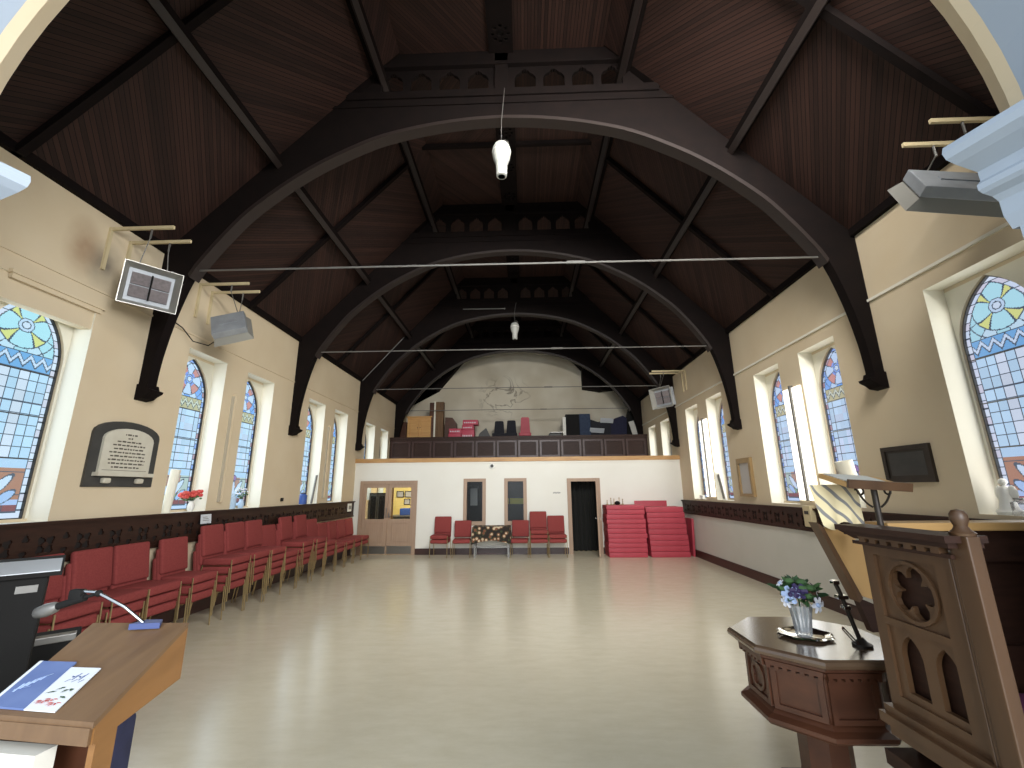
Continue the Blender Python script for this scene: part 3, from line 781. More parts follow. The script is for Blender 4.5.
# ------------------------------------------------------------------ cloth covered table by the gallery wall
t = empty('table', (-.96, 12.72, 0), 'small table with a dark floral cloth against the white wall', 'table')
MB().box(-1.46, -.46, 12.46, 12.98, .76, .79).build('tabletop', M['oak'], t)
for x in (-1.42, -.5):
    for y in (12.5, 12.94): MB().box(x - .02, x + .02, y - .02, y + .02, 0, .76).build('leg', M['grey'], t)
MB().box(-1.42, -.5, 12.5, 12.53, .26, .29).build('stretcher', M['grey'], t)
c = MB(); vs = []; fs = []
n = 40
def cloth_ring(z, o, amp):
    pts = []
    x0, x1, y0, y1 = -1.47 - o, -.45 + o, 12.45 - o, 12.98
    per = [(x0, y1), (x0, y0), (x1, y0), (x1, y1)]
    for a in range(3):
        for q in range(14):
            u = q / 14; px = per[a][0] + (per[a + 1][0] - per[a][0]) * u; py = per[a][1] + (per[a + 1][1] - per[a][1]) * u
            w = amp * math.sin(a * 14 * .9 + q * 1.5)
            if a == 1: py -= w
            else: px += (-w if a == 0 else w)
            pts.append((px, py, z + (.10 * math.sin(PI * (u)) if a == 1 and amp > .01 else 0)))
    pts.append((per[3][0], per[3][1], z)); return pts
rings = [cloth_ring(.80, 0, 0), cloth_ring(.795, .012, 0), cloth_ring(.60, .022, .012), cloth_ring(.34, .03, .02)]
for r in rings: vs += r
m_ = len(rings[0])
for i in range(3):
    for k in range(m_ - 1): fs.append((i * m_ + k, i * m_ + k + 1, (i + 1) * m_ + k + 1, (i + 1) * m_ + k))
fs.append(tuple(range(m_)))
def floral_mat():
    m, nt, b = newmat('dark floral tapestry cloth'); N = nt.nodes; L = nt.links
    tc = N.new('ShaderNodeTexCoord'); vo = N.new('ShaderNodeTexVoronoi'); vo.inputs['Scale'].default_value = 9
    L.new(tc.outputs['Object'], vo.inputs['Vector'])
    rp = N.new('ShaderNodeValToRGB'); rp.color_ramp.interpolation = 'CONSTANT'
    e = rp.color_ramp.elements; e[0].color = lin((196, 180, 150)); e[0].position = 0; e[1].color = lin((118, 70, 52)); e[1].position = .3
    a = e.new(.45); a.color = lin((58, 66, 40)); a = e.new(.55); a.color = lin((36, 28, 24))
    L.new(vo.outputs['Distance'], rp.inputs['Fac']); L.new(rp.outputs['Color'], b.inputs['Base Color']); b.inputs['Roughness'].default_value = .9
    return m
M['floral'] = floral_mat()
c.add(vs, fs)
c.build('tablecloth', M['floral'], None, smooth=50, label='dark floral tapestry cloth draped over the small table', cat='tablecloth')

# ------------------------------------------------------------------ stacked red mats
def slab(x0, x1, y0, y1, z0, z1, label):
    m = MB(); m.bbox(x0, x1, y0, y1, z0, z1, .014, 2)
    m.build('foam_mat', M['mat_red'], None, smooth=50, label=label, cat='mat', group='red foam mats stacked by the right wall')
zz = 0
nl = 11
for i in range(nl):
    h = 1.345 / nl
    dx = random.uniform(-.015, .015) + .02 * (nl - i) / nl
    w = posw(i, nl) if i in (0, nl - 1) else num[i] + ' from the floor'
    slab(2.19 + dx, 3.22 + dx + random.uniform(-.02, .02), 12.36 + random.uniform(-.015, .015), 13.04, zz, zz + h - .004, 'red foam mat, %s in the left-hand stack next to the open door' % w); zz += h
zz = 0; nr = 9
for i in range(nr):
    h = 1.29 / nr
    dx = .09 * (1 - i / nr) + random.uniform(-.012, .012)
    w = posw(i, nr) if i in (0, nr - 1) else num[i] + ' from the floor'
    slab(3.25 + dx * .8, 4.26 + dx, 12.36 + random.uniform(-.015, .015), 13.0, zz, zz + h - .004, 'red foam mat, %s in the right-hand stack beside the right wall' % w); zz += h
m = MB(); m.bbox(3.12, 4.04, 13.02, 13.07, 0, 1.44, .012, 2); m.build('foam_mat', M['mat_red'], None, smooth=50, label='red mat standing upright behind the right-hand stack of mats', cat='mat')
m = MB(Matrix.Translation((4.47, 12.74, 0)) @ Matrix.Rotation(math.radians(2.5), 4, 'Y')); m.bbox(-.03, .03, -.30, .26, 0, .97, .01, 2); 
m.build('folding_board', M['mat_red'], None, smooth=50, label='red board with pale edge leaning on the right wall beside the mats', cat='board')
# candlesticks and trinkets on top of the left stack
for k, (x, h, c_, lb) in enumerate(((2.27, .13, 'brass', 'slim brass candlestick, leftmost on the stacked red mats'), (2.38, .19, 'brass', 'brass candlestick second from the left on the stacked mats'), (2.46, .17, 'brass', 'brass candlestick right of the taller one on the mats'),
                                  (2.61, .20, 'brass', 'tall brass candlestick above the dark ornament on the mats'), (2.70, .16, 'brass', 'rightmost slim brass candlestick on the stacked red mats'))):
    o = MB(); o.lathe([(.035, 0), (.035, .012), (.012, .03), (.009, h * .5), (.016, h * .55), (.009, h * .6), (.010, h * .85), (.024, h * .88), (.022, h * .9), (.011, h * .9), (.011, h), (.0001, h)], (x, 12.62 + .03 * (k % 2), 1.345), 10)
    o.build('candlestick', M['brass'], None, smooth=40, label=lb, cat='candlestick', group='candlesticks on the red mats')
o = MB(); o.lathe([(.04, 0), (.075, .03), (.08, .06), (.05, .09), (.02, .1), (.0001, .1)], (2.545, 12.60, 1.345), 12); o.build('ornament', M['black'], None, smooth=40, label='small dark round ornament on top of the red mats', cat='ornament')

# ------------------------------------------------------------------ things seen through the doors
o = empty('cabinet', (-4.80, 14.6, 0), 'dark cupboard seen through the left door pane', 'cupboard'); 
MB().box(-5.08, -4.52, 14.4, 14.8, 0, 1.72).build('body', M['black'], o)
b = MB(); b.plate(rect(-5.07, -4.81, .1, 1.68), [rect(-5.03, -4.85, .15, 1.62)], 14.38, 14.4, fnA); b.build('door', M['slate'], o)
b = MB(); b.plate(rect(-4.79, -4.53, .1, 1.68), [rect(-4.75, -4.57, .15, 1.62)], 14.38, 14.4, fnA); b.build('door', M['slate'], o)
o = empty('counter', (-4.05, 15.3, 0), 'counter seen through the right door pane', 'counter')
MB().box(-4.55, -3.55, 14.9, 15.6, .94, .98).build('worktop', M['grey'], o); MB().box(-4.52, -3.58, 14.94, 15.56, 0, .94).build('base', M['slate'], o)
MB().bbox(-4.25, -3.75, 15.05, 15.4, .98, 1.20, .02).build('storage_box', M['bluebox'], None, label='blue storage box on the counter behind the right door pane', cat='box')
for x, z, w_, h_, lb in ((-4.52, 1.66, .26, .22, 'framed picture on the yellow wall, left of two'), (-4.22, 1.66, .26, .22, 'framed picture on the yellow wall, right of two'), (-4.26, 1.40, .22, .2, 'small framed picture low on the yellow wall')):
    p = empty('picture', (x, 15.98, z), lb + ' behind the door', 'picture')
    MB().plate(rect(x - w_ / 2, x + w_ / 2, z - h_ / 2, z + h_ / 2), [rect(x - w_ / 2 + .02, x + w_ / 2 - .02, z - h_ / 2 + .02, z + h_ / 2 - .02)], 15.97, 16.0, fnA).build('frame', M['slate'], p)
    MB().box(x - w_ / 2 + .02, x + w_ / 2 - .02, 15.985, 15.995, z - h_ / 2 + .02, z + h_ / 2 - .02).build('print', M['greyprint'], p)
MB().box(-4.30, -4.18, 14.0, 14.06, 0, 1.95).build('curtain', M['dusty'], None, label='brown curtain edge seen through the double doors', cat='curtain')
p = empty('notice', (-1.72, 14.98, 1.2), 'pale poster on the dark wall behind the left narrow window', 'poster')
MB().box(-1.86, -1.62, 14.97, 15.0, 1.28, 1.84).build('sheet', M['greyprint'], p)
p = empty('notice', (-.30, 14.98, 1.34), 'yellow strip notice seen through the right narrow window', 'notice')
b = MB(); b.box(-.66, -.57, 14.97, 15.0, 1.32, 1.50); b.box(-.53, -.08, 14.97, 15.0, 1.32, 1.50); b.build('sheet', M['yellowsign'], p)
b = MB(); b.box(-.3, .02, 14.955, 14.97, 1.34, 1.46)
# dark curtain inside the open doorway
c = MB(); vs = []; fs = []
for i in range(41):
    x = 1.22 + .95 * i / 40; y = YG + .55 + .05 * math.sin(i * 1.05)
    vs += [(x, y, 0.01), (x, y, 2.3)]
for i in range(40): fs.append((2 * i, 2 * i + 2, 2 * i + 3, 2 * i + 1))
c.add(vs, fs); c.build('curtain', M['curtain'], None, smooth=60, label='black curtain hanging inside the open doorway', cat='curtain')
# detector and small sign on the white wall
s = MB(); T = Matrix.Translation((-.99, YG - .0, 2.47)) @ Matrix.Rotation(PI / 2, 4, 'X')
d = empty('smoke_detector', (-.99, YG, 2.42), 'small round detector high on the white gallery wall', 'detector')
MB(T).lathe([(.085, 0), (.085, .02), (.06, .045), (.0001, .05)], n=16).build('body', M['white'], d, smooth=40)
MB(T).lathe([(.05, .044), (.05, .054), (.0001, .055)], n=12).build('lens', M['slate'], d)
def text(body, size, loc, rot, m, parent=None, name='lettering', align='CENTER', ext=.0015):
    cu = bpy.data.curves.new(name, 'FONT'); cu.body = body; cu.size = size; cu.extrude = ext; cu.align_x = align; cu.align_y = 'CENTER'
    ob = bpy.data.objects.new(name, cu); COL.objects.link(ob)
    dg = bpy.context.evaluated_depsgraph_get()
    me = bpy.data.meshes.new_from_object(ob.evaluated_get(dg)); bpy.data.objects.remove(ob)
    o = bpy.data.objects.new(name, me); COL.objects.link(o); me.materials.clear(); me.materials.append(m)
    o.rotation_euler = rot; o.location = loc
    if parent is not None:
        o.parent = parent; o.location = Vector(loc) - parent.location
    return o
sg = empty('wall_sign', (.86, YG, 1.62), 'small white sign with dark writing left of the open doorway', 'sign')
MB().box(.68, 1.06, YG - .012, YG, 1.60, 1.76).build('plate', M['white_paint'], sg)
o = MB(); 
for k in range(9): o.box(.80 + .024 * k, .815 + .024 * k, YG - .014, YG - .012, 1.655 + .006 * (k % 3), 1.70 + .006 * (k % 2))
o.box(.79, 1.02, YG - .014, YG - .012, 1.675, 1.68)
o.build('writing', M['grey'], sg)

# ------------------------------------------------------------------ wall fittings, left
p = empty('memorial_plaque', (XL, 5.41, 1.86), 'white marble memorial tablet in dark slate surround on left wall', 'plaque')
fL = lambda u, v, t: (XL + t, u, v)
out = [(4.94, 1.86), (5.88, 1.86), (5.88, 2.50)] + [(5.41 + .47 * math.cos(a), 2.50 + .17 * math.sin(a)) for a in [PI * i / 12 for i in range(1, 12)]] + [(4.94, 2.50)]
MB().plate(out, [], 0, .03, fL).build('surround', M['slate'], p)
inn = [(5.06, 2.02), (5.76, 2.02), (5.76, 2.44)] + [(5.41 + .35 * math.cos(a), 2.44 + .14 * math.sin(a)) for a in [PI * i / 12 for i in range(1, 12)]] + [(5.06, 2.44)]
MB().plate(inn, [], .03, .06, fL).build('tablet', M['marble'], p)
b = MB(); b.box(XL + .03, XL + .11, 5.02, 5.80, 1.985, 2.03); b.build('shelf', M['marble'], p)
for y in (5.18, 5.64): MB().bbox(XL + .03, XL + .085, y - .05, y + .05, 1.90, 1.965, .02).build('bracket', M['marble'], p)
ln = MB(); ln.plate(rect(5.10, 5.72, 2.055, 2.06), [], .06, .0606, fL)
for k, wl_ in enumerate((.17, .08, .36, .46, .42, .52, .48, .52, .50, .40)):
    z_ = 2.50 - .045 * k; y_ = 5.41 - wl_ / 2; q = 0
    while y_ < 5.41 + wl_ / 2 - .01:      # worn lines of small engraved words, too weathered to read
        w_ = .018 + .045 * hsh(k, q); w_ = min(w_, 5.41 + wl_ / 2 - y_)
        ln.plate(rect(y_, y_ + w_, z_ - .008, z_ + .008 + .004 * (q % 2)), [], .06, .0606, fL); y_ += w_ + .012; q += 1
ln.build('engraved_lines', M['ink'], p)
MB().box(XL, XL + .03, 9.17, 9.24, 1.59, 1.66).build('wall_hook', M['black'], None, label='small black fitting low on the left wall between window pairs', cat='fitting')
s = empty('wall_switch', (XL + .04, 12.72, 1.33), 'white double socket at the far end of the left dado', 'switch')
MB().bbox(XL + .038, XL + .06, 12.62, 12.88, 1.22, 1.44, .008).build('plate', M['white'], s)
b = MB(); b.box(XL + .06, XL + .066, 12.67, 12.73, 1.28, 1.38); b.box(XL + .06, XL + .066, 12.77, 12.83, 1.28, 1.38); b.build('rocker', M['grey'], s)
p = empty('paper_sign', (XL + .085, 6.96, 1.30), 'white paper sign on the left dado above the tall chair stack', 'sign')
T = Matrix.Translation((XL + .085, 6.96, 1.31)) @ Matrix.Rotation(math.radians(-6), 4, 'Y')
MB(T).box(-.002, .002, -.115, .115, 0, .14).build('sheet', M['paper'], p)
b = MB(T)
for k in range(3): b.box(.002, .0028, -.07, .07 - .02 * k, .045 + .025 * k, .052 + .025 * k)
b.build('writing', M['ink'], p)

# strip lights on the piers between the paired windows
def strip_light(X, sgn, y, z0, z1, lit, label):
    o = empty('strip_light', (X, y, z0), label, 'strip light', 'tall strip lights between windows')
    x1 = X + sgn * .06
    MB().box(min(X, x1), max(X, x1), y - .020, y + .020, z0, z1).build('body', M['grey'] if lit else M['wall_cream'], o)
    wd = .21 if lit else .04  # lit ones widened so their glow imitates the bright pier face
    for s in (-1, 1):
        d = MB(); d.box(min(X, X + sgn * .03), max(X, X + sgn * .03), min(y + s * .0205, y + s * (.021 + wd)), max(y + s * .0205, y + s * (.021 + wd)), z0 + .01, z1 - .04)
        d.build('diffuser', M['lamp_on'] if lit else M['lamp_off'], o)
M['lamp_on'] = emis('lit diffuser and pier glow', (255, 252, 240), 1.6)
M['lamp_off'] = mat('unlit diffuser', (176, 168, 150), .4)
mids = [T1 + BAY / 2, T1 + 1.5 * BAY]
strip_light(XL, 1, mids[0], 1.62, 3.45, False, 'unlit tall strip fitting between the nearer pair of left lancets')
strip_light(XL, 1, mids[1], 1.62, 3.45, False, 'unlit tall strip fitting between the farther pair of left lancets')
strip_light(XR, -1, mids[0], 1.56, 3.45, True, 'lit tall strip light between the nearer pair of right lancets')
strip_light(XR, -1, mids[1], 1.56, 3.50, True, 'lit tall strip light between the farther pair of right lancets')
j = empty('junction_box', (XR - .05, 7.28, 1.2), 'beige box on the right dado below the lit strip light', 'box')
MB().bbox(XR - .12, XR - .03, 7.19, 7.37, 1.17, 1.49, .008).build('body', M['cream_bar'], j)
MB().box(XR - .125, XR - .12, 7.23, 7.33, 1.36, 1.41).build('label_plate', M['slate'], j)

# plaques on the right wall
fR = lambda u, v, t: (XR - t, u, v)
p = empty('bronze_plaque', (XR, 5.37, 1.82), 'dark bronze rectangular plaque on the right wall', 'plaque')
MB().plate(rect(5.03, 5.70, 1.82, 2.25), [rect(5.08, 5.65, 1.87, 2.20)], 0, .035, fR).build('frame', M['bronze'], p)
MB().plate(rect(5.08, 5.65, 1.87, 2.20), [], 0, .02, fR).build('plate', M['bronze'], p)
b = MB(); b.plate(rect(5.12, 5.61, 1.90, 2.17), [], .02, .0212, fR)
for k in range(5):
    for q in range(12):
        if hsh(k, q) > .12: b.plate(rect(5.15 + .037 * q, 5.178 + .037 * q, 1.92 + .052 * k, 1.942 + .052 * k), [], .02, .0225, fR)
b.build('raised_lettering', M['slate'], p)
p = empty('framed_notice', (XR, 9.24, 1.6), 'narrow framed notice on the right wall between window pairs', 'frame')
MB().plate(rect(8.96, 9.52, 1.60, 2.37), [rect(9.03, 9.45, 1.66, 2.27)], 0, .06, fR).build('frame', M['gold'], p)
MB().plate(rect(9.03, 9.45, 1.66, 2.27), [], 0, .03, fR).build('print', M['greyprint'], p)

# ------------------------------------------------------------------ sill ornaments
def vase_of_flowers(x, y, z, mats, n, spread, h, label, cat, vm, sprig=.05):
    o = empty('flower_vase', (x, y, z), label, cat)
    MB().lathe([(.03, 0), (.045, .02), (.05, .08), (.03, .14), (.04, .16), (.035, .155), (.0001, .15)], (x, y, z), 12).build('vase', vm, o, smooth=40)
    st = MB(); fl = MB(); lv = MB()
    for k in range(n):
        a = 2 * PI * hsh(k, 1); r = spread * math.sqrt(hsh(k, 2)); q = (x + r * math.cos(a) * .5, y + r * math.sin(a), z + .16 + h * (.4 + .6 * hsh(k, 3)))
        st.tube([(x, y, z + .14), q], .004, 5)
        for b in range(5): fl.ball((q[0] + .022 * math.cos(b * 1.26), q[1] + .022 * math.sin(b * 1.26), q[2]), sprig * .5, 6)
        lv.ball((q[0], q[1] + .03, q[2] - .05), .03, 6, (.4, 1, .5))
    st.build('stems', M['leaf'], o); fl.build('blooms', mats, o, smooth=60); lv.build('leaves', M['leaf2'], o, smooth=60)
    return o
vase_of_flowers(-5.18, 6.80, SILL, M['petal_r'], 14, .20, .14, 'red artificial flowers in white vase on left lancet sill', 'flowers', M['white'], .06)
vase_of_flowers(-5.20, 8.05, SILL, M['petal_w'], 8, .14, .22, 'green sprigs in a pale vase on the second left lancet sill', 'flowers', M['bluewhite'], .03)
T = Matrix.Translation((-5.22, 6.38, SILL)) @ Matrix.Rotation(math.radians(-6), 4, 'X')
s = MB(T); s.lathe([(.055, 0), (.06, .3), (.065, .62), (.055, .62), (.05, .3), (.045, .02), (.0001, .02)], n=14); s.build('paper_roll', M['jamb'], None, smooth=40, label='white rolled paper leaning in the nearer left lancet recess', cat='roll')
def tin(x, y, z, r, h, m, label, cat, cap=M['slate']):
    o = empty('jar', (x, y, z), label, cat)
    MB().lathe([(r * .9, 0), (r, .01), (r, h * .75), (r * .6, h * .85), (r * .6, h * .92), (.0001, h * .92)], (x, y, z), 12).build('body', m, o, smooth=40)
    MB().lathe([(r * .65, h * .9), (r * .65, h), (.0001, h)], (x, y, z), 12).build('lid', cap, o, smooth=40)
tin(-5.2, 7.80, SILL, .06, .26, M['bluewhite'], 'pale blue jar on the second left lancet sill', 'jar', M['bluewhite'])
tin(-5.2, 10.3, SILL, .09, .26, M['bluebox'], 'blue jar with dark lid on the third left lancet sill', 'jar')
T = Matrix.Translation((-5.22, 10.92, SILL)) @ Matrix.Rotation(math.radians(6), 4, 'Y')
b = MB(T); b.bbox(-.015, .015, -.17, .15, 0, .68, .006); b.build('grey_board', M['grey'], None, label='grey flat board leaning in a left lancet recess', cat='board')
T = Matrix.Translation((XR + .16, 10.86, SILL)) @ Matrix.Rotation(math.radians(-8), 4, 'Y')
o = empty('tablet_board', (XR + .16, 10.86, SILL), 'grey panel with white edge leaning on a right lancet sill', 'board')
MB(T).bbox(-.02, .02, -.2, .2, 0, .62, .008).build('panel', M['white'], o); MB(T).box(-.026, -.018, -.17, .17, .03, .59).build('face', M['grey'], o)
MB().bbox(XR + .03, XR + .1, 11.75, 11.95, SILL, SILL + .09, .01).build('small_box', M['white'], None, label='tiny white box on the far right lancet sill', cat='box')
T = Matrix.Translation((XR + .17, 6.52, SILL)) @ Matrix.Rotation(math.radians(-10), 4, 'Y')
s = MB(T); s.lathe([(.09, 0), (.1, .25), (.115, .65), (.10, .65), (.08, .2), (.0001, .2)], n=14); s.build('paper_roll', M['jamb'], None, smooth=40, label='cream rolled paper on the right sill behind the reading desk', cat='roll')
o = empty('figurine', (XR + .12, 4.5, SILL), 'white china figurine with spread wings on the near right sill', 'figurine')
MB().lathe([(.09, 0), (.10, .03), (.07, .06), (.045, .2), (.05, .24), (.025, .27), (.0001, .28)], (XR + .12, 4.5, SILL), 14).build('body', M['white'], o, smooth=50)
MB().ball((XR + .12, 4.5, SILL + .31), .035, 10).build('head', M['white'], o, smooth=60)
for s_ in (-1, 1): MB().ball((XR + .13, 4.5 + s_ * .06, SILL + .2), .07, 8, (.3, .7, 1.1)).build('wing', M['white'], o, smooth=60)
tin(XR + .09, 4.36, SILL, .07, .16, M['cutglass'], 'small glass jar beside the white figurine on the sill', 'jar', M['steel'])

# ------------------------------------------------------------------ radiant heaters hung from wall brackets
def heater(center, nrm, wdir, size, bars, label, backlit=False):
    n = Vector(nrm).normalized(); w = Vector(wdir); w = (w - n * w.dot(n)).normalized(); u = n.cross(w).normalized()
    if u.z < 0: u = -u; w = -w
    R = Matrix(((w.x, u.x, n.x, center[0]), (w.y, u.y, n.y, center[1]), (w.z, u.z, n.z, center[2]), (0, 0, 0, 1)))
    o = empty('radiant_heater', tuple(center), label, 'heater', 'radiant heaters on wall brackets')
    W, H = size
    # casing: back box and flared reflector
    c = MB(R); c.bbox(-W * .44, W * .44, -H * .44, H * .44, -.15, -.05, .01); c.box(-W * .22, W * .22, -H * .07, H * .07, -.162, -.149); c.build('casing', M['heater_case'], o)
    b = [(-W * .40, -H * .40, -.05), (W * .40, -H * .40, -.05), (W * .40, H * .40, -.05), (-W * .40, H * .40, -.05)]
    f = [(-W * .5, -H * .5, .06), (W * .5, -H * .5, .06), (W * .5, H * .5, .06), (-W * .5, H * .5, .06)]
    rf = MB(R); rf.add(b + f, [(0, 1, 5, 4), (1, 2, 6, 5), (2, 3, 7, 6), (3, 0, 4, 7)])
    f2 = [(p[0] * 1.03, p[1] * 1.03, p[2]) for p in f]; b2 = [(p[0] * 1.03, p[1] * 1.03, p[2] - .012) for p in b]
    rf.add(b2 + f2, [(0, 1, 5, 4), (1, 2, 6, 5), (2, 3, 7, 6), (3, 0, 4, 7)]); rf.add(f + f2, [(0, 1, 5, 4), (1, 2, 6, 5), (2, 3, 7, 6), (3, 0, 4, 7)])
    rf.build('reflector', M['reflector'], o, recalc=False)
    for i in (-1, 1):
        for j_ in (-1, 1):
            tl = MB(R); tl.box(min(i * .012, i * W * .34), max(i * .012, i * W * .34), min(j_ * .008, j_ * H * .30), max(j_ * .008, j_ * H * .30), -.05, -.025)
            tl.build('ceramic_tile', M['tile'], o)
    MB(R).box(-.008, .008, -H * .32, H * .32, -.026, -.012).build('centre_rib', M['black'], o)
    # two bars on the wall and the hanging wires
    for (xw, yb, zb, xe) in bars:
        br = MB(); br.box(min(xw, xe), max(xw, xe), yb - .014, yb + .014, zb - .02, zb + .02)
        sw = 1 if xe > xw else -1
        br.box(min(xw, xw + sw * .03), max(xw, xw + sw * .03), yb - .018, yb + .018, zb - .55, zb + .02)
        br.build('wall_bracket', M['cream_bar'], o)
        xm = xw + (xe - xw) * .66
        wr = MB(); wr.tube([(xm, yb, zb - .02), (xm, yb, zb - .14)], .011, 6); wr.tube([(xm, yb, zb - .13), tuple(R @ Vector((W * .28 * (1 if (R @ Vector((1, 0, 0)) - R @ Vector((0, 0, 0))).y * (yb - center[1]) > 0 else -1), H * .3, -.12)))], .006, 5)
        wr.build('hanger', M['grey'], o)
    return o
heater((-4.59, 4.78, 4.24), (.76, -.62, -.18), (.62, .76, 0), (.56, .50), ((XL, 4.62, 4.97, -4.29), (XL, 4.90, 4.95, -4.29)), 'radiant heater facing the viewer, nearest on the left wall')
heater((-4.46, 6.12, 4.20), (-.10, .84, -.50), (.85, .05, .46), (.52, .50), ((XL, 6.14, 4.98, -4.31), (XL, 6.41, 4.97, -4.30)), 'radiant heater turned away, second on the left wall')
heater((3.55, 11.05, 4.05), (-.80, -.55, -.18), (.56, -.83, 0), (.62, .52), ((XR, 11.95, 5.0, 3.62), (XR, 12.2, 5.0, 3.62)), 'radiant heater facing the viewer at the far right wall')
heater((3.92, 3.56, 4.34), (.0, .84, -.54), (.86, .12, -.36), (.78, .50), ((XR, 3.38, 5.0, 3.73), (XR, 3.66, 5.0, 3.72)), 'radiant heater on the right wall beside the arch capital')
cb = MB(); pts = [(XL + .02, 6.0, 4.25), (-4.95, 6.08, 4.12), (-4.8, 6.14, 4.08), (-4.66, 6.2, 4.12)]
cb.tube([(XL + .04, 5.62, 4.22), (XL + .05, 5.9, 4.16), (XL + .12, 6.05, 4.0), (-4.85, 6.2, 3.98), (-4.66, 6.2, 4.12)], .008, 6)
cb.build('cable', M['black'], None, smooth=60, label='dark cable looping to the second left heater', cat='cable')

# ------------------------------------------------------------------ pendants
def pendant(x, y, z, s, top, label):
    o = empty('pendant_lamp', (x, y, z), label, 'lamp', 'white pendants under the roof')
    b = MB(); b.lathe([(.055 * s, 0), (.075 * s, .01), (.08 * s, .12), (.085 * s, .2), (.12 * s, .30), (.135 * s, .38), (.13 * s, .47), (.1 * s, .53), (.05 * s, .56), (.02 * s, .57), (.0001, .57)], (x, y, z), 20)
    b.build('housing', M['heatcast'], o, smooth=40)
    g = MB(); g.lathe([(.137 * s, .40), (.14 * s, .41), (.137 * s, .42)], (x, y, z), 20); g.build('rim', M['white'], o, smooth=40)
    g = MB()
    for a in range(3): g.box(x - .05 * s, x + .05 * s, y - .006, y + .006, z - .006, z + .004); g.T = None
    g.lathe([(.05 * s, -.004), (.0001, -.004)], (x, y, z), 14); g.build('socket', M['slate'], o)
    c = MB(); c.tube([(x, y, z + .56), (x, y, z + .95), (x + .05, y + .02, top)], .006, 6); c.build('cord', M['grey'], o)
    l = MB(); l.tube([(x + .02, y, z + .56), (x + .05, y, z + .62), (x + .09, y, z + .60), (x + .10, y, z + .53)], .008, 6); l.build('loop', M['grey'], o)
    return o
pendant(-.27, 5.30, 6.12, 1.0, 7.7, 'white pendant lamp on a cord below the nearest truss')
pendant(-.26, 12.85, 6.35, 1.0, 7.6, 'white pendant lamp in the distance below the third truss')
c = MB(); c.tube([(-1.92, 12.93, 7.44), (-.60, 12.93, 7.43)], .014, 6); c.ball((-.58, 12.93, 7.43), .03, 8); c.build('pole', M['steel'], None, label='thin pale pole lying level across the third truss', cat='pole')
c = MB(); c.tube([(-5.02, 12.93, 5.12), (-3.79, 12.93, 6.52)], .012, 6); c.build('conduit', M['grey'], None, label='pale conduit running up the left roof slope', cat='conduit')

# ------------------------------------------------------------------ stored things on the gallery
o = empty('cupboard', (-4.1, 17.2, GZ), 'light pine two-door cupboard on the gallery', 'cupboard')
MB().box(-4.66, -3.72, 17.0, 17.4, GZ, 4.62).build('body', M['pine'], o)
MB().box(-4.70, -3.68, 16.97, 17.42, 4.62, 4.66).build('top', M['pine'], o)
for a, b in ((-4.64, -4.2), (-4.18, -3.74)):
    d = MB(); d.plate(rect(a, b, GZ + .04, 4.6), [rect(a + .09, b - .09, GZ + .14, 4.5)], 16.975, 17.0, fnA); q = d.build('door', M['pine'], o)
    MB().ball(((b - .04) if a < -4.3 else (a + .04), 16.965, 4.2), .02, 8).build('knob', M['oak'], q)
MB().box(-4.98, -4.72, 17.1, 17.5, GZ, 4.45).build('box', M['oak2'], None, label='dark brown box beside the pine cupboard on the gallery', cat='box')
o = empty('plank_case', (-3.5, 17.2, GZ), 'tall brown board case standing beside the pine cupboard', 'case')
MB().box(-3.80, -3.62, 17.05, 17.3, GZ, 5.22).build('side_board', M['oak2'], o); MB().box(-3.61, -3.55, 17.0, 17.3, GZ, 5.26).build('edge_board', M['jamb'], o); MB().box(-3.55, -3.24, 17.02, 17.3, GZ, 5.24).build('front_board', M['dusty'], o)
b = MB(); b.plate([(-3.2, GZ), (-2.75, GZ), (-2.75, 4.4), (-2.9, 4.62), (-3.2, 4.64)], [], 17.2, 17.6, fnA); b.build('dark_crate', M['oak2'], None, label='dark brown crate behind the pink red boxes on the gallery', cat='crate')
for k, (x0, x1, y0, z0, z1, lb) in enumerate(((-3.02, -2.52, 17.0, GZ, 3.95, 'pink red crate, lowest left on the gallery'), (-3.0, -2.50, 17.02, 3.955, 4.16, 'pink red crate on the lowest left one'),
                                          (-2.5, -2.0, 17.0, GZ, 4.1, 'pink red crate, lowest right on the gallery'), (-2.48, -2.02, 17.02, 4.105, 4.3, 'pink red crate in the middle of the right pile'), (-2.46, -1.86, 17.04, 4.305, 4.5, 'pink red crate on top of the right pile'))):
    m = MB(); m.bbox(x0, x1, y0, y0 + .5, z0, z1, .02)
    c = m.build('crate', M['pinkred'], None, smooth=40, label=lb, cat='crate', group='pink red crates on the gallery')
    ho = MB()
    for q in range(6): ho.box(x0 + .05 + q * (x1 - x0 - .1) / 6, x0 + .05 + (q + .5) * (x1 - x0 - .1) / 6, y0 - .002, y0 + .004, z0 + .3 * (z1 - z0), z0 + .55 * (z1 - z0))
    ho.build('slots', M['petal_w'], c)
b = MB(); b.plate([(-1.98, GZ), (-1.35, GZ), (-1.4, 3.9), (-1.55, 4.2), (-1.8, 4.0)], [], 17.3, 17.6, fnA); b.build('bag', M['slate'], None, label='grey sagging bag right of the pink red crates', cat='bag')
def chairback(x0, x1, z1, m, lb):
    o = empty('seat_back', ((x0 + x1) / 2, 17.1, GZ), lb, 'chair')
    b = MB(); b.plate([(x0, 3.9), (x1, 3.9), (x1 - .04, z1 - .03), (x1 - .08, z1), (x0 + .08, z1), (x0 + .04, z1 - .03)], [], 17.1, 17.18, fnA); b.build('backrest', m, o)
    MB().bbox(x0 - .05, x1 + .03, 16.72, 17.1, 3.80, 3.92, .03).build('seat', m, o)
    for x in (x0, x1):
        for y in (16.76, 17.14): MB().tube([(x, y, GZ), (x, y, 3.85)], .012, 6).build('leg', M['grey'], o)
chairback(-1.22, -.80, 4.44, M['blackcloth'], 'black chair, left of two on the gallery')
